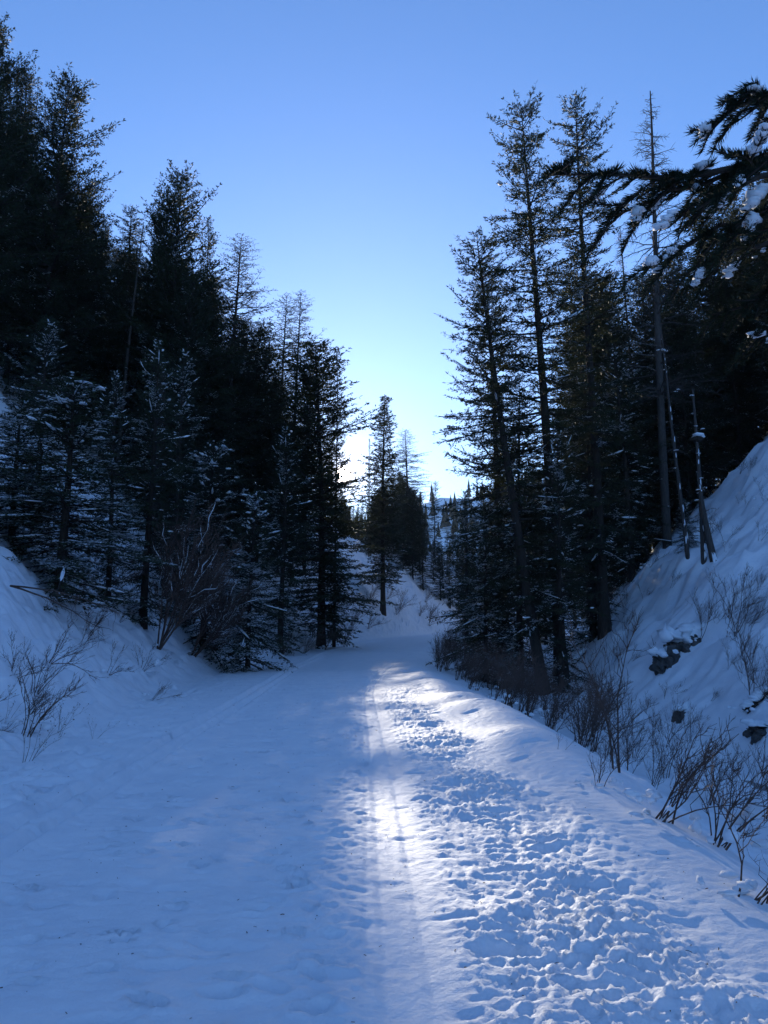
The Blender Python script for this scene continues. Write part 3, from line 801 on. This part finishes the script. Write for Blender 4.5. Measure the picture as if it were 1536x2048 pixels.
build_dead(26, x, y, 3.4, 'short leaning dead trunk at the foot of the snow-capped pole', r0=0.11, nl=10, lmax=0.9, top_only=0.3, snow=5, bend=0.1, lean=(-5, 0), twig=False, tipr=0.03)
x, y, z = at(263, 440, 40)
build_dead(27, x, y, z - ground_z(x, y), 'thin bare pole standing before the olive tinted fir on the left', r0=0.10, nl=40, lmax=0.7, top_only=0.4, lean=(1.5, 0))
x, y = on_ground_px(1078, 1345); build_dead(28, x, y, 9.0, 'slim dead stem leaning in front of the tall trunks of the right stand', r0=0.085, nl=30, lmax=0.9, lean=(-6.5, 0), snow=10)
x, y = on_ground_px(1112, 1290); build_dead(29, x, y, 8.0, 'thin dark stem close to the trunk of the tufted spruce', r0=0.07, nl=26, lmax=0.8, lean=(-3, 0), snow=8)
x, y, z = at(332, 720, 33.5)
build_dead(30, x, y, z - ground_z(x, y), 'dark bare trunk rising behind the many-stemmed bush on the left', mat=M_BARK, r0=0.24, nl=50, lmax=1.6, bend=0.1, tipr=0.1)
# broken white stick among the thicket
x, y = on_ground_px(1040, 1352, 18); V, F = tubes(np.array([[[0, 0, -0.1], [0.05, 0, 0.9], [0.18, 0, 1.9]]]), np.array([[0.03, 0.026, 0.02]]), 6)
o = link('dead_stick', mesh_arrays('dead_stick', V, F, M_DEAD, True), None, (x, y, ground_z(x, y))); tag(o, 'pale broken stick standing in the thicket below the tall trunks', 'stick')

# ------------------------------------------------------------------ bare shrubs
def stem_mesh(seed, L, n1=9, n2=4, arch=0.35, r0=0.011, spread=0.6, up=0.45, name='stem', mat=None, heads=0, snow_out=None):
    g = np.random.default_rng(seed); v = np.linspace(0, 1, 7)
    M = np.stack([arch * L * v ** 1.7, 0.06 * L * np.sin(v * 4 + g.uniform(0, 6)) * v, L * v - 0.25 * arch * L * v ** 2], 1)[None] + g.normal(0, 0.012 * L, (1, 7, 3)) * v[None, :, None]
    parts = [tubes(M, r0 * (1 - 0.75 * v)[None], 4)]
    def sub(Par, n, lf, rr, K):
        Np, Kp, _ = Par.shape
        k = np.repeat(np.arange(Np), n); m = len(k); w = g.uniform(0.22, 0.97, m)
        f = w * (Kp - 1); i = np.minimum(f.astype(int), Kp - 2); f = (f - i)[:, None]
        b = Par[k, i] * (1 - f) + Par[k, i + 1] * f; t = norm(Par[k, i + 1] - Par[k, i])
        d = norm(t * 0.75 + g.normal(0, spread, (m, 3)) + [0, 0, up]); plen = np.linalg.norm(Par[:, -1] - Par[:, 0], axis=-1)[k]
        l = plen * lf * (1.1 - w * 0.7) * g.uniform(0.5, 1.2, m); u = np.linspace(0, 1, K)
        Q = b[:, None] + d[:, None] * (l[:, None] * u)[..., None] + np.array([0, 0, 0.25]) * (l[:, None] * u ** 2)[..., None]
        Q[:, 1:] += g.normal(0, 0.05, (m, K - 1, 3)) * l[:, None, None]
        parts.append(tubes(Q, rr * (1 - 0.7 * u)[None] * np.ones((m, 1)), 3)); return Q
    A = sub(M, n1, 0.42, r0 * 0.5, 5)
    if snow_out is not None:
        pk = g.random(len(A)) < 0.2; u5 = np.sin(np.linspace(0.15, pi - 0.05, 5))
        a_ = A[pk]
        snow_out.append(mesh_arrays('snow', *tubes(a_ + [0, 0, r0 * 0.6], (r0 * 0.5 * u5)[None] * g.uniform(0.5, 1.3, (len(a_), 1)), 5), M_CLUMP, True))
    B = sub(A, n2, 0.45, r0 * 0.32, 4) if n2 else A
    if heads:
        q = g.integers(0, len(B), heads); C = B[q, -1]
        V, F = lumps(C, np.full((heads, 3), 0.007) * g.uniform(0.7, 1.4, (heads, 1)), seed=seed)
        F4 = np.concatenate([F, F[:, 2:3]], 1)
        V2, F2 = join(parts); nV = len(V2)
        tri = np.concatenate([F2[:, [0, 1, 2]], F2[:, [0, 2, 3]], F + nV]); return mesh_arrays(name, np.concatenate([V2, V]), tri, mat or M_WEED)
    V, F = join(parts)
    return mesh_arrays(name, V, F, mat or M_TWIG)

BUSH_SNOW = []
STEMS = {
    'willow': [stem_mesh(100 + i, 1.6, 12, 4, 0.22 + 0.05 * i, 0.0115) for i in range(4)],
    'arch':   [stem_mesh(110 + i, 2.4, 18, 6, 0.45 + 0.1 * i, 0.013, up=0.7) for i in range(4)],
    'bush':   [stem_mesh(120 + i, 3.6, 24, 9, 0.12 + 0.06 * i, 0.030, spread=0.55, snow_out=BUSH_SNOW) for i in range(4)],
    'sprig':  [stem_mesh(130 + i, 0.8, 9, 4, 0.3 + 0.1 * i, 0.0075) for i in range(4)],
    'weed':   [stem_mesh(140 + i, 0.75, 4, 2, 0.25 + 0.15 * i, 0.0045, spread=0.35, mat=M_WEED, heads=22) for i in range(4)],
}
SHRUB_SNOW = []
for i in range(3):
    g = np.random.default_rng(300 + i); k = 12
    C = np.stack([g.normal(0, 0.2, k), g.normal(0, 0.2, k), g.uniform(-0.02, 0.22, k)], 1)
    SHRUB_SNOW.append(mesh_arrays('snow', *lumps(C, np.stack([g.uniform(0.03, 0.09, k), g.uniform(0.03, 0.09, k), g.uniform(0.02, 0.06, k)], 1), seed=i), M_CLUMP, True))

rs = random.Random(11)
def shrub(kind, x, y, n, size, label, group=None, fan=0.45, tilt=(0, 0), snow=True, name='bare_shrub', cat='shrub', zoff=0.0, flat=1.0):
    r = empty(name, (x, y, ground_z(x, y) - 0.04 + zoff)); tag(r, label, cat, group)
    for k in range(n):
        me_ = rs.choice(STEMS[kind]); o = link('stem', me_, r)
        a = 2 * pi * (k + rs.uniform(-0.3, 0.3)) / n
        o.location = (0.10 * size * cos(a) * rs.random(), 0.10 * size * sin(a) * rs.random(), 0)
        o.rotation_mode = 'ZYX'
        o.rotation_euler = (rs.gauss(0, 0.12), rs.uniform(0.1, 1.0) * fan, a)
        s = size * rs.uniform(0.6, 1.1); o.scale = (s, s, s * flat)
        if kind == 'bush' and size > 0.8:
            q = link('snow', BUSH_SNOW[STEMS['bush'].index(me_)], o); q['kind'] = 'stuff'
    if snow:
        o = link('snow', rs.choice(SHRUB_SNOW), r); s = size * rs.uniform(0.7, 1.3); o.scale = (s, s, s); o['kind'] = 'stuff'
    r.rotation_euler = (radians(tilt[1]), radians(tilt[0]), rs.uniform(-0.4, 0.4))
    return r
def shrub_px(kind, px, py, n, size, label, group=None, D0=3, **kw):
    x, y = on_ground_px(px, py, D0)
    return shrub(kind, x, y, n, size, label, group, **kw)

# dense thicket between trail and right stand
gT = random.Random(21)
for i in range(58):
    y = 15.5 + 22 * (gT.random() ** 1.1); R_ = right_edge(np.array([y]))[0]
    x = R_ + 0.55 + 3.9 * gT.random() ** 1.2 * min(1, (y - 11) / 8)
    shrub('willow', x, y, gT.choice([5, 6, 7, 8]), gT.uniform(0.75, 1.15), 'leafless reddish shrub in the dense thicket below the right stand', 'thicket shrubs beside the trail', fan=0.5, snow=gT.random() < 0.4)
for i in range(16):
    y = gT.uniform(38, 75); R_ = right_edge(np.array([y]))[0]
    shrub('willow', R_ + gT.uniform(0.3, 3), y, 6, gT.uniform(0.9, 1.3), 'distant leafless shrub lining the right side of the bend', 'shrubs along the far bend', fan=0.5, snow=False)
for i in range(13):                                   # along the foot of the berm, nearer
    y = gT.uniform(10.5, 16); R_ = right_edge(np.array([y]))[0]
    shrub('willow', R_ + gT.uniform(0.9, 3.6), y, gT.choice([3, 4]), gT.uniform(0.5, 0.85), 'thin leafless shrub rising from the ditch behind the berm', 'ditch shrubs behind the berm', fan=0.4, snow=gT.random() < 0.0)
shrub_px('willow', 1232, 1542, 3, 1.15, 'tall thin sapling with forked stems on the berm crest', fan=0.16, snow=False, name='bare_sapling', cat='sapling')
shrub_px('sprig', 1196, 1572, 5, 0.6, 'small forked twig poking out of the rounded snow cushion beside the tall sapling', fan=0.7)
shrub_px('sprig', 1120, 1500, 2, 0.5, 'short twig pair on the smooth top of the berm', fan=0.8, snow=False)
shrub_px('sprig', 1318, 1640, 8, 1.15, 'sprawling twiggy shrub on the berm side, right of the tall sapling', fan=1.1)
shrub_px('sprig', 1430, 1690, 9, 1.35, 'spreading bare shrub half buried where the berm drops to the creek', fan=1.2)
shrub_px('sprig', 1500, 1800, 6, 0.9, 'low twigs at the right edge near the dark hole in the snow', fan=1.2)
shrub_px('arch', 1530, 1640, 6, 0.62, 'arching bare shrub at the right edge above the spreading one', fan=0.8)
shrub_px('arch', 1500, 1425, 7, 0.85, 'large arching shrub at the right edge above the creek', fan=0.9)
shrub_px('arch', 1400, 1290, 6, 0.85, 'wide bare shrub beside the rock outcrop on the right slope', fan=0.7)
shrub_px('arch', 1470, 1275, 6, 0.9, 'arching bare shrub on the right slope, uphill of the rock outcrop', fan=0.8)
shrub_px('arch', 1250, 1105, 4, 0.6, 'thin bare shrub at the foot of the dead poles', fan=0.7)
shrub_px('arch', 1215, 1240, 5, 0.8, 'airy bare shrub on open snow right of the very tall spruce', fan=0.45)
shrub_px('sprig', 1300, 1135, 6, 1.2, 'small dark bush below the thick dead trunk', fan=1.0)
shrub_px('arch', 1535, 1010, 5, 0.8, 'bare shrub at the right edge high on the slope', fan=0.8)
shrub_px('arch', 1330, 1500, 4, 0.55, 'slim bare shrub beside the small dark rock', fan=0.5)
shrub_px('willow', 1380, 1500, 4, 0.7, 'thin bushy stems left of the open creek water', fan=0.6)
for i, (px, py) in enumerate([(1440, 870), (1500, 900), (1490, 1015), (1420, 985), (1460, 1200), (1520, 1180), (1260, 1330), (1180, 1370), (1290, 1200), (1345, 1180), (1395, 1060), (1450, 1110), (1330, 1400), (1290, 1430), (1425, 1400), (1500, 1330), (1250, 1270), (1480, 950), (1520, 1080)]):
    shrub_px('sprig', px, py, 4, gT.uniform(0.7, 1.3), 'small tuft of bare twigs sticking out of the snow on the right slope', 'twig tufts on the right slope', fan=0.9, snow=False)

gR = random.Random(41)
for i in range(22):
    yb = gR.uniform(15, 33); xb = toe(np.array([yb]))[0] + gR.uniform(0.2, 9)
    shrub('arch', xb, yb, gR.choice([2, 3, 4]), gR.uniform(0.3, 0.7), 'thin bare shrub standing on the open snow of the right slope', 'thin shrubs on the right slope', fan=0.6, snow=gR.random() < 0.3)
# left bank
gL = random.Random(31)
for i in range(16):
    yb = gL.uniform(9, 24); xb = left_edge(np.array([yb]))[0] - gL.uniform(0.4, 3.2)
    shrub('sprig', xb, yb, 6, gL.uniform(0.6, 1.3), 'small spray of bare twigs poking through the snow of the left bank', 'twig sprays on the left bank', fan=1.1, snow=gL.random() < 0.5)
for i in range(9):
    yb = gL.uniform(60, 100); xb = left_edge(np.array([yb]))[0] - gL.uniform(0.3, 4.5)
    shrub('willow', xb, yb, 9, gL.uniform(1.1, 1.9), 'snow-flecked brush on the raised bank at the bend of the trail', 'brush on the bank at the bend', fan=0.9)
shrub_px('bush', 318, 1300, 9, 1.1, 'big many-stemmed bare bush with snow in its forks at the foot of the left bank', fan=0.6, flat=1.0)
shrub_px('bush', 385, 1312, 8, 1.05, 'smaller many-stemmed bush right beside the big one, leaning towards the trail', fan=0.7, tilt=(8, 0))
shrub_px('bush', 205, 1190, 5, 0.55, 'twiggy bush under the broad snow-dusted spruce', fan=0.9)
shrub_px('bush', 60, 1085, 5, 0.6, 'bare bush on the bank crest near the left edge', fan=0.7)
for i, (px, py, s) in enumerate([(610, 1305, 1.2), (650, 1300, 1.2), (690, 1285, 1.3), (560, 1318, 1.0)]):
    shrub_px('willow', px, py, 8, s, 'dark leafless shrub at the trail edge below the fir that hides the sun', 'shrubs below the fir that hides the sun', fan=0.8)
shrub_px('willow', 735, 1262, 9, 1.4, 'bowed shrub at the trail edge under the steeple-shaped fir', fan=1.0)
shrub_px('willow', 800, 1222, 9, 1.5, 'snow-loaded shrub on the low bank at the bend of the trail', fan=0.9)
shrub_px('willow', 850, 1205, 9, 1.7, 'brownish shrub at the end of the bank where the trail disappears', fan=0.9)
shrub_px('willow', 765, 1175, 8, 1.4, 'shrub halfway up the bank below the steeple-shaped fir', fan=0.9)
shrub_px('sprig', 470, 1325, 7, 1.5, 'twiggy growth in front of the low dark-skirted spruce', fan=1.1)
shrub_px('sprig', 430, 1300, 6, 1.4, 'low twigs between the big bush and the low spruce', fan=1.0)
shrub_px('sprig', 215, 1350, 5, 0.9, 'flattened spray of twigs on the bank below the big bush', fan=1.3)
shrub_px('sprig', 300, 1400, 4, 0.8, 'thin spray of grass-like twigs lying on the left bank', fan=1.4)
shrub_px('sprig', 100, 1330, 7, 1.1, 'tangle of long thin stalks on the left bank below the forked branch', fan=1.3, snow=False)
shrub_px('weed', 55, 1525, 5, 1.0, 'dry tall weed with thin stalks at the foot of the left bank', fan=0.55, snow=False, name='dry_weed', cat='weed')
shrub_px('weed', 118, 1470, 5, 0.7, 'dry weed with a dark clump of seed heads on the left bank', fan=0.5, snow=False, name='dry_weed', cat='weed')
shrub_px('weed', 185, 1480, 3, 0.5, 'two short seed-headed stalks right of the clumped dry weed', fan=0.3, snow=False, name='dry_weed', cat='weed')
shrub_px('weed', 8, 1460, 4, 0.7, 'dry stalks cut by the left edge of the photo', fan=0.5, snow=False, name='dry_weed', cat='weed')

# forked fallen branch lying across the left bank
def branch_on_ground():
    r0 = on_ground_px(20, 1182); r = empty('fallen_branch', (r0[0], r0[1], ground_z(*r0) + 0.10)); tag(r, 'dark forked branch hanging out over the snow of the left bank', 'branch')
    g = np.random.default_rng(77)
    for ends in ((235, 1232, 0.9), (200, 1268, 0.75)):
        e = at(ends[0], ends[1], r0[1] - 1.0); d = np.array([e[0] - r0[0], e[1] - r0[1], e[2] - ground_z(*r0)])
        v = np.linspace(0, 1, 8)
        M = d[None] * v[:, None] + np.stack([0 * v, 0 * v, 0.10 * np.sin(v * pi)], 1) + g.normal(0, 0.015, (8, 3)) * v[:, None]
        parts = [tubes(M[None], (0.022 * (1 - 0.75 * v))[None], 5)]
        m = 34; w = g.uniform(0.3, 1, m); f = w * 7; i = np.minimum(f.astype(int), 6); f = (f - i)[:, None]
        b = M[i] * (1 - f) + M[i + 1] * f; dd = norm(d[None] * 0.35 + g.normal(0, 0.5, (m, 3)) + [0, 0, -0.35]); l = g.uniform(0.15, 0.6, m); u = np.linspace(0, 1, 4)
        Q = b[:, None] + dd[:, None] * (l[:, None] * u)[..., None]; Q[:, 1:] += g.normal(0, 0.03, (m, 3, 3))
        parts.append(tubes(Q, 0.0055 * (1 - 0.6 * u)[None] * np.ones((m, 1)), 3))
        link('limb', mesh_arrays('limb', *join(parts), M_TWIG), r)
branch_on_ground()

# ------------------------------------------------------------------ rocks, logs, hollows
def rock_mesh(seed, sx, sy, sz, sub=3):
    import bmesh
    bm = bmesh.new(); bmesh.ops.create_icosphere(bm, subdivisions=sub + 1, radius=1.0)
    V = np.array([v.co for v in bm.verts])
    n = 0.6 * perlin(V[:, 0] * 1.6 + seed, V[:, 1] * 1.6 + V[:, 2] * 1.3, seed) + 0.26 * ridged(V[:, 0] * 3 + V[:, 2] * 2, V[:, 1] * 3 - V[:, 2], seed + 5, 2)
    V = V * (0.85 + n)[:, None]; V = V + 0.10 * np.round(V * 2.2) / 2.2; V[:, 2] = np.where(V[:, 2] > 0.55, 0.55 + (V[:, 2] - 0.55) * 0.4, V[:, 2])
    V = V * [sx, sy, sz]
    F = np.array([[v.index for v in f.verts] for f in bm.faces]); bm.free()
    return V, F
def rock(seed, x, y, size, label, group=None, cap=True, dz=-0.05):
    r = empty('rock', (x, y, ground_z(x, y) + dz)); tag(r, label, 'rock', group)
    V, F = rock_mesh(seed, *size); V = V - [0, 0, 0.25 * size[2]]; link('stone', mesh_arrays('stone', V, F, M_ROCK), r)
    if cap:
        g = np.random.default_rng(seed + 50); k = 7
        C = np.stack([np.linspace(-0.95, 0.95, k) * size[0], g.uniform(-0.45, 0.3, k) * size[1], size[2] * g.uniform(0.55, 0.9, k)], 1)
        V2, F2 = lumps(C, np.stack([size[0] * g.uniform(0.35, 0.6, k), size[1] * g.uniform(0.7, 1.0, k), size[2] * g.uniform(0.3, 0.6, k)], 1), seed=seed)
        link('snow_cap', mesh_arrays('snow_cap', V2, F2, M_CLUMP, True), r)
    return r
x, y = on_ground_px(1368, 1312)
rock(3, x, y + 0.30, (0.50, 0.40, 0.55), 'middle block of the dark rock outcrop under a cap of snow')
rock(14, x - 0.52, y + 0.30, (0.34, 0.35, 0.36), 'left block of the dark rock outcrop on the right slope', dz=0.18)
rock(15, x + 0.60, y + 0.35, (0.46, 0.35, 0.42), 'right block of the dark rock outcrop on the right slope', dz=-0.32)
x, y = on_ground_px(1362, 1428); rock(6, x, y, (0.17, 0.17, 0.24), 'small dark rock in a snow hollow below the rock outcrop')
x, y = on_ground_px(1500, 1545); rock(10, x + 0.6, y + 0.6, (0.34, 0.3, 0.2), 'wet rock at the edge of the open creek water')
def log(px, py, px2, py2, r, label):
    a = on_ground_px(px, py); b = on_ground_px(px2, py2)
    A = np.array([a[0], a[1], ground_z(*a) + r * 0.6]); B = np.array([b[0], b[1], ground_z(*b) + r * 0.9]); v = np.linspace(0, 1, 8)
    P = (B - A)[None] * v[:, None] + np.random.default_rng(int(px)).normal(0, r * 0.2, (8, 3))
    o = empty('fallen_log', A); tag(o, label, 'log')
    V, F = tubes(P[None], (r * (1 - 0.35 * v))[None], 9); link('log_wood', mesh_arrays('log_wood', V, F, M_BARK, True), o)
    k = np.linspace(0.05, 0.95, 9); C = (B - A)[None] * k[:, None] + [0, 0, r * 0.85]
    V, F = lumps(C, np.stack([np.full(9, r * 1.5), np.full(9, r * 1.5), np.full(9, r * 0.6)], 1), seed=int(py)); link('snow', mesh_arrays('snow', V, F, M_CLUMP, True), o)
log(1490, 1432, 1536, 1400, 0.11, 'dark half-buried log at the right edge above the creek')
log(1145, 1335, 1170, 1310, 0.10, 'short dark log at the foot of the very tall spruce')
log(1100, 1170, 1215, 1150, 0.06, 'thin snow-covered log bridging the trunks of the right stand')

# ------------------------------------------------------------------ near fir at the right whose boughs hang into the picture
def needles_on(P, g, dens=1250, L=0.026):
    """needles along shoot polylines P (n,K,3): curved, brushed upwards"""
    n, K, _ = P.shape
    ln = np.linalg.norm(np.diff(P, axis=1), axis=-1).sum(1)
    c = np.maximum((ln * dens).astype(int), 10); k = np.repeat(np.arange(n), c); m = len(k)
    w = np.concatenate([np.linspace(0.02, 1, q) for q in c]); f = w * (K - 1); i = np.minimum(f.astype(int), K - 2); f = (f - i)[:, None]
    b = P[k, i] * (1 - f) + P[k, i + 1] * f; t = norm(P[k, i + 1] - P[k, i])
    s = norm(np.cross(t, np.array([0, 0, 1.0]))); u = np.cross(s, t)
    a = g.uniform(-0.55, pi + 0.55, m)
    rad = s * np.cos(a)[:, None] + u * np.sin(a)[:, None]
    d0 = norm(rad + t * g.uniform(0.55, 1.1, m)[:, None]); d1 = norm(d0 + np.array([0, 0, 0.4]) + t * 0.35)
    l = L * g.uniform(0.7, 1.15, m); hw = 0.0011
    side = norm(np.cross(d0, rad + g.normal(0, 0.3, (m, 3))))
    V = np.empty((m, 5, 3)); mid = b + d0 * (l * 0.5)[:, None]
    V[:, 0] = b - side * hw * 0.7; V[:, 1] = b + side * hw * 0.7; V[:, 2] = mid + side * hw; V[:, 3] = mid - side * hw; V[:, 4] = mid + d1 * (l * 0.5)[:, None]
    q = np.arange(m)[:, None] * 5
    F = np.concatenate([q + [0, 1, 2], q + [0, 2, 3], q + [3, 2, 4]])
    return V.reshape(-1, 3), F

near_fir = empty('fir_tree', (2.75, 2.35, ground_z(2.75, 2.35) - 0.2)); tag(near_fir, 'nearest fir, its snow-laden needled boughs reaching into the top right corner', 'tree')
NF = np.array(near_fir.location)
z_ = np.linspace(0, 1, 12); tp = np.stack([0.05 * np.sin(z_ * 3), 0.04 * np.cos(z_ * 4), z_ * 9.0], 1)
link('trunk', mesh_arrays('trunk', *tubes(tp[None], (0.14 * (1 - 0.9 * z_) + 0.01)[None], 12), M_BARK, True), near_fir)

def bough(P0, P1, seed, nshoot=12, sl=0.34, snowy=0.6, r0=0.012, droop=0.06, dens=1250):
    """one bough from the trunk side (P0) to its tip (P1), world coordinates"""
    g = np.random.default_rng(seed); v = np.linspace(0, 1, 9)
    P0, P1 = np.array(P0), np.array(P1); d = P1 - P0; Ld = np.linalg.norm(d)
    M = P0 + d * v[:, None] + np.array([0, 0, -1.0]) * (droop * Ld * (v * (1 - v) * -1.5))[:, None] + g.normal(0, 0.012, (9, 3)) * v[:, None] + np.array([0, 0, 1.0]) * (0.02 * Ld * np.sin(v * 7 + seed))[:, None]
    t = d / Ld; sd = norm(np.cross(t, [0, 0, 1.0])[None])[0]
    sh = []
    for q in range(nshoot):
        w = 0.08 + 0.9 * (q + g.uniform(0, 0.8)) / nshoot; s = 1 if q % 2 else -1
        f = w * 8; i = min(int(f), 7); b = M[i] * (1 - (f - i)) + M[i + 1] * (f - i)
        dd = t * g.uniform(0.55, 0.95) + sd * s * g.uniform(0.45, 0.9) + np.array([0, 0, g.normal(-0.12, 0.22)]); dd /= np.linalg.norm(dd)
        l = sl * (1.3 - 0.7 * w) * g.uniform(0.7, 1.25); u = np.linspace(0, 1, 6)
        S = b + dd * (l * u)[:, None] + np.array([0, 0, 1.0]) * (l * (0.10 * u - 0.34 * u * u))[:, None] + sd * s * (-0.22 * l * u * u)[:, None]
        sh.append(S)
        for e in range(2 if l > 0.2 else 1 if l > 0.13 else 0):    # side shoots of the shoot
            j = 2 + e; s2 = 1 if (e + q) % 2 else -1
            d3 = dd * 0.8 + np.cross(dd, [0, 0, 1.0]) * s2 * 0.6 + np.array([0, 0, g.normal(-0.05, 0.15)]); d3 /= np.linalg.norm(d3); l3 = l * g.uniform(0.35, 0.55)
            sh.append(S[j] + d3 * (l3 * u)[:, None] + np.array([0, 0, 1.0]) * (l3 * 0.12 * u * u)[:, None])
    sh = np.array(sh)
    wood = [tubes(M[None] - NF, (r0 * (1 - 0.8 * v))[None], 7), tubes(sh - NF, 0.0035 * (1 - 0.5 * np.linspace(0, 1, 6))[None] * np.ones((len(sh), 1)), 4)]
    o = link('bough', mesh_arrays('bough', *join(wood), M_LIMB, True), near_fir)
    tipM = np.stack([np.interp(np.linspace(0.55, 1, 6) * 8, np.arange(9), M[:, k]) for k in range(3)], 1)
    V, F = needles_on(np.concatenate([sh, tipM[None]]) - NF, g, dens)
    n_ = link('needles', mesh_arrays('needles', V, F, M_NEEDLE_NEAR_SHADED), o); n_['kind'] = 'stuff'
    # snow lying along some shoots, thin at the ends and lumpy
    pick = [k for k in range(len(sh)) if g.random() < snowy * 0.45]
    if pick:
        sp = []
        for k in pick:
            a_, b_ = sorted(g.uniform(0.05, 0.95, 2)); 
            if b_ - a_ < 0.3: b_ = min(a_ + 0.4, 1.0)
            S = np.stack([np.interp(np.linspace(a_, b_, 7) * 5, np.arange(6), sh[k][:, c]) for c in range(3)], 1) + [0, 0, 0.006]
            rr = g.uniform(0.008, 0.017) * g.uniform(0.6, 1.2, 7) * np.sin(np.linspace(0.35, pi - 0.35, 7)) ** 0.5
            V, F = lumps(S - NF + g.normal(0, 0.003, (7, 3)), np.stack([rr * 1.35, rr * 1.35, rr * 0.8], 1), seed=seed * 31 + k); sp.append((V, F))
        q = link('snow', mesh_arrays('snow', *join(sp), M_CLUMP, True), o); q['kind'] = 'stuff'
    return o

def bp(px, py, D): return np.array(at(px, py, D))
bough(bp(1620, 335, 1.95), bp(1120, 372, 1.65), 1, 15, 0.20, snowy=0.5)
bough(bp(1640, 260, 2.05), bp(1225, 455, 1.80), 2, 14, 0.20, droop=0.02, snowy=0.4)
bough(bp(1640, 150, 2.05), bp(1385, 270, 1.85), 3, 11, 0.17, snowy=0.35)
bough(bp(1640, 215, 1.80), bp(1490, 190, 1.75), 9, 8, 0.15, snowy=0.3)
bough(bp(1640, 400, 1.75), bp(1285, 530, 1.65), 4, 13, 0.18, snowy=0.5)
bough(bp(1660, 330, 1.65), bp(1390, 395, 1.55), 5, 10, 0.17, snowy=0.7)
bough(bp(1680, 500, 2.3), bp(1430, 640, 2.3), 6, 12, 0.20, snowy=0.2)
bough(bp(1700, 590, 2.4), bp(1490, 690, 2.4), 7, 10, 0.19, snowy=0.3)
bough(bp(1680, 420, 2.4), bp(1360, 560, 2.4), 8, 12, 0.20, snowy=0.25)
# boughs outside the picture, so that the tree is whole
for k in range(14):
    a = k * 2.4; zz = 1.2 + 0.42 * k; q = NF + [0, 0, zz]; L_ = 1.3 - 0.05 * k
    e = q + [cos(a) * L_, sin(a) * L_, -0.15]
    if e[0] < 2.2 and e[1] > 1.2: e = q + [abs(cos(a)) * L_, sin(a) * L_, -0.15]
    bough(q, e, 40 + k, 8, 0.3, dens=160)

# ------------------------------------------------------------------ fallen needles and bits of bark on the snow
def litter():
    g = np.random.default_rng(61); n = 900
    y = 2.6 + 20 * g.random(n) ** 1.5; x = g.uniform(-5.5, 2.4, n)
    i = np.clip(np.searchsorted(ys, y), 1, len(ys) - 1); j = np.clip(np.searchsorted(xs, x), 1, len(xs) - 1)
    z = Z[i, j] + 0.004; a = g.uniform(0, 6.28, n); l = 0.006 + 0.03 * g.random(n) ** 3
    ax = np.stack([np.cos(a), np.sin(a), g.normal(0, 0.1, n)], 1); B = np.stack([xs[j], ys[i], z], 1)
    P = np.stack([B, B + ax * (l * 0.5)[:, None] + [0, 0, 0.002], B + ax * l[:, None]], 1)
    o = link('needle_litter', mesh_arrays('needle_litter', *tubes(P, np.full((n, 3), 0.0016) * g.uniform(0.6, 1.8, (n, 1)), 3), M_TWIG)); tag(o, 'fallen needles and bark bits scattered over the snow', 'litter', kind='stuff')
litter()

# ------------------------------------------------------------------ far wood on the mountain
def far_wood():
    g = np.random.default_rng(9); n = 5200
    x = g.uniform(-420, 620, n); y = g.uniform(262, 760, n)
    m = fbm(x * 0.012, y * 0.012, 95, 3) + 0.25 * g.random(n) > -0.02
    x, y = x[m], y[m]; n = len(x); z = mountain_z(x, y) - 0.5
    H = g.uniform(8, 17, n); V = []; F = []; S = 6
    levels = [(0.05, 0.17, 0.45), (0.30, 0.13, 0.70), (0.55, 0.085, 1.0)]
    for z0, r, z1 in levels:
        a = np.arange(S) * 2 * pi / S
        rr = r * H[:, None] * g.uniform(0.6, 1.2, (n, S))
        ring = np.stack([x[:, None] + np.cos(a) * rr, y[:, None] + np.sin(a) * rr, z[:, None] + H[:, None] * (z0 + g.uniform(-0.05, 0.05, (n, S)))], -1)
        apex = np.stack([x, y, z + H * z1], -1)[:, None]
        Vk = np.concatenate([ring, apex], 1); base = sum(len(v) for v in V)
        idx = np.arange(n)[:, None] * (S + 1) + base
        for k in range(S): F.append(np.concatenate([idx + k, idx + (k + 1) % S, idx + S], 1))
        V.append(Vk.reshape(-1, 3))
    o = link('far_wood', mesh_arrays('far_wood', np.concatenate(V), np.concatenate(F), M_NEEDLE)); tag(o, 'hazy far-off conifer wood on the mountain beyond the bend', 'wood', kind='stuff')
far_wood()

# ------------------------------------------------------------------ the cold hazy air of the valley
def haze():
    m, nt, o = mat_new('haze')
    p = N(nt, 'ShaderNodeVolumePrincipled'); p.inputs['Color'].default_value = (0.80, 0.88, 1.0, 1)
    p.inputs['Density'].default_value = HAZE; p.inputs['Anisotropy'].default_value = 0.25
    nt.links.new(p.outputs[0], o.inputs['Volume'])
    x0, x1, y0, y1, z0, z1 = -1300, 1500, -200, 1700, -12, 330
    V = np.array([(x, y, z) for x in (x0, x1) for y in (y0, y1) for z in (z0, z1)])
    F = np.array([(0, 1, 3, 2), (4, 6, 7, 5), (0, 4, 5, 1), (2, 3, 7, 6), (0, 2, 6, 4), (1, 5, 7, 3)])
    o = link('haze', mesh_arrays('haze', V, F, m)); tag(o, kind='stuff')
HAZE = 0.0001
haze()
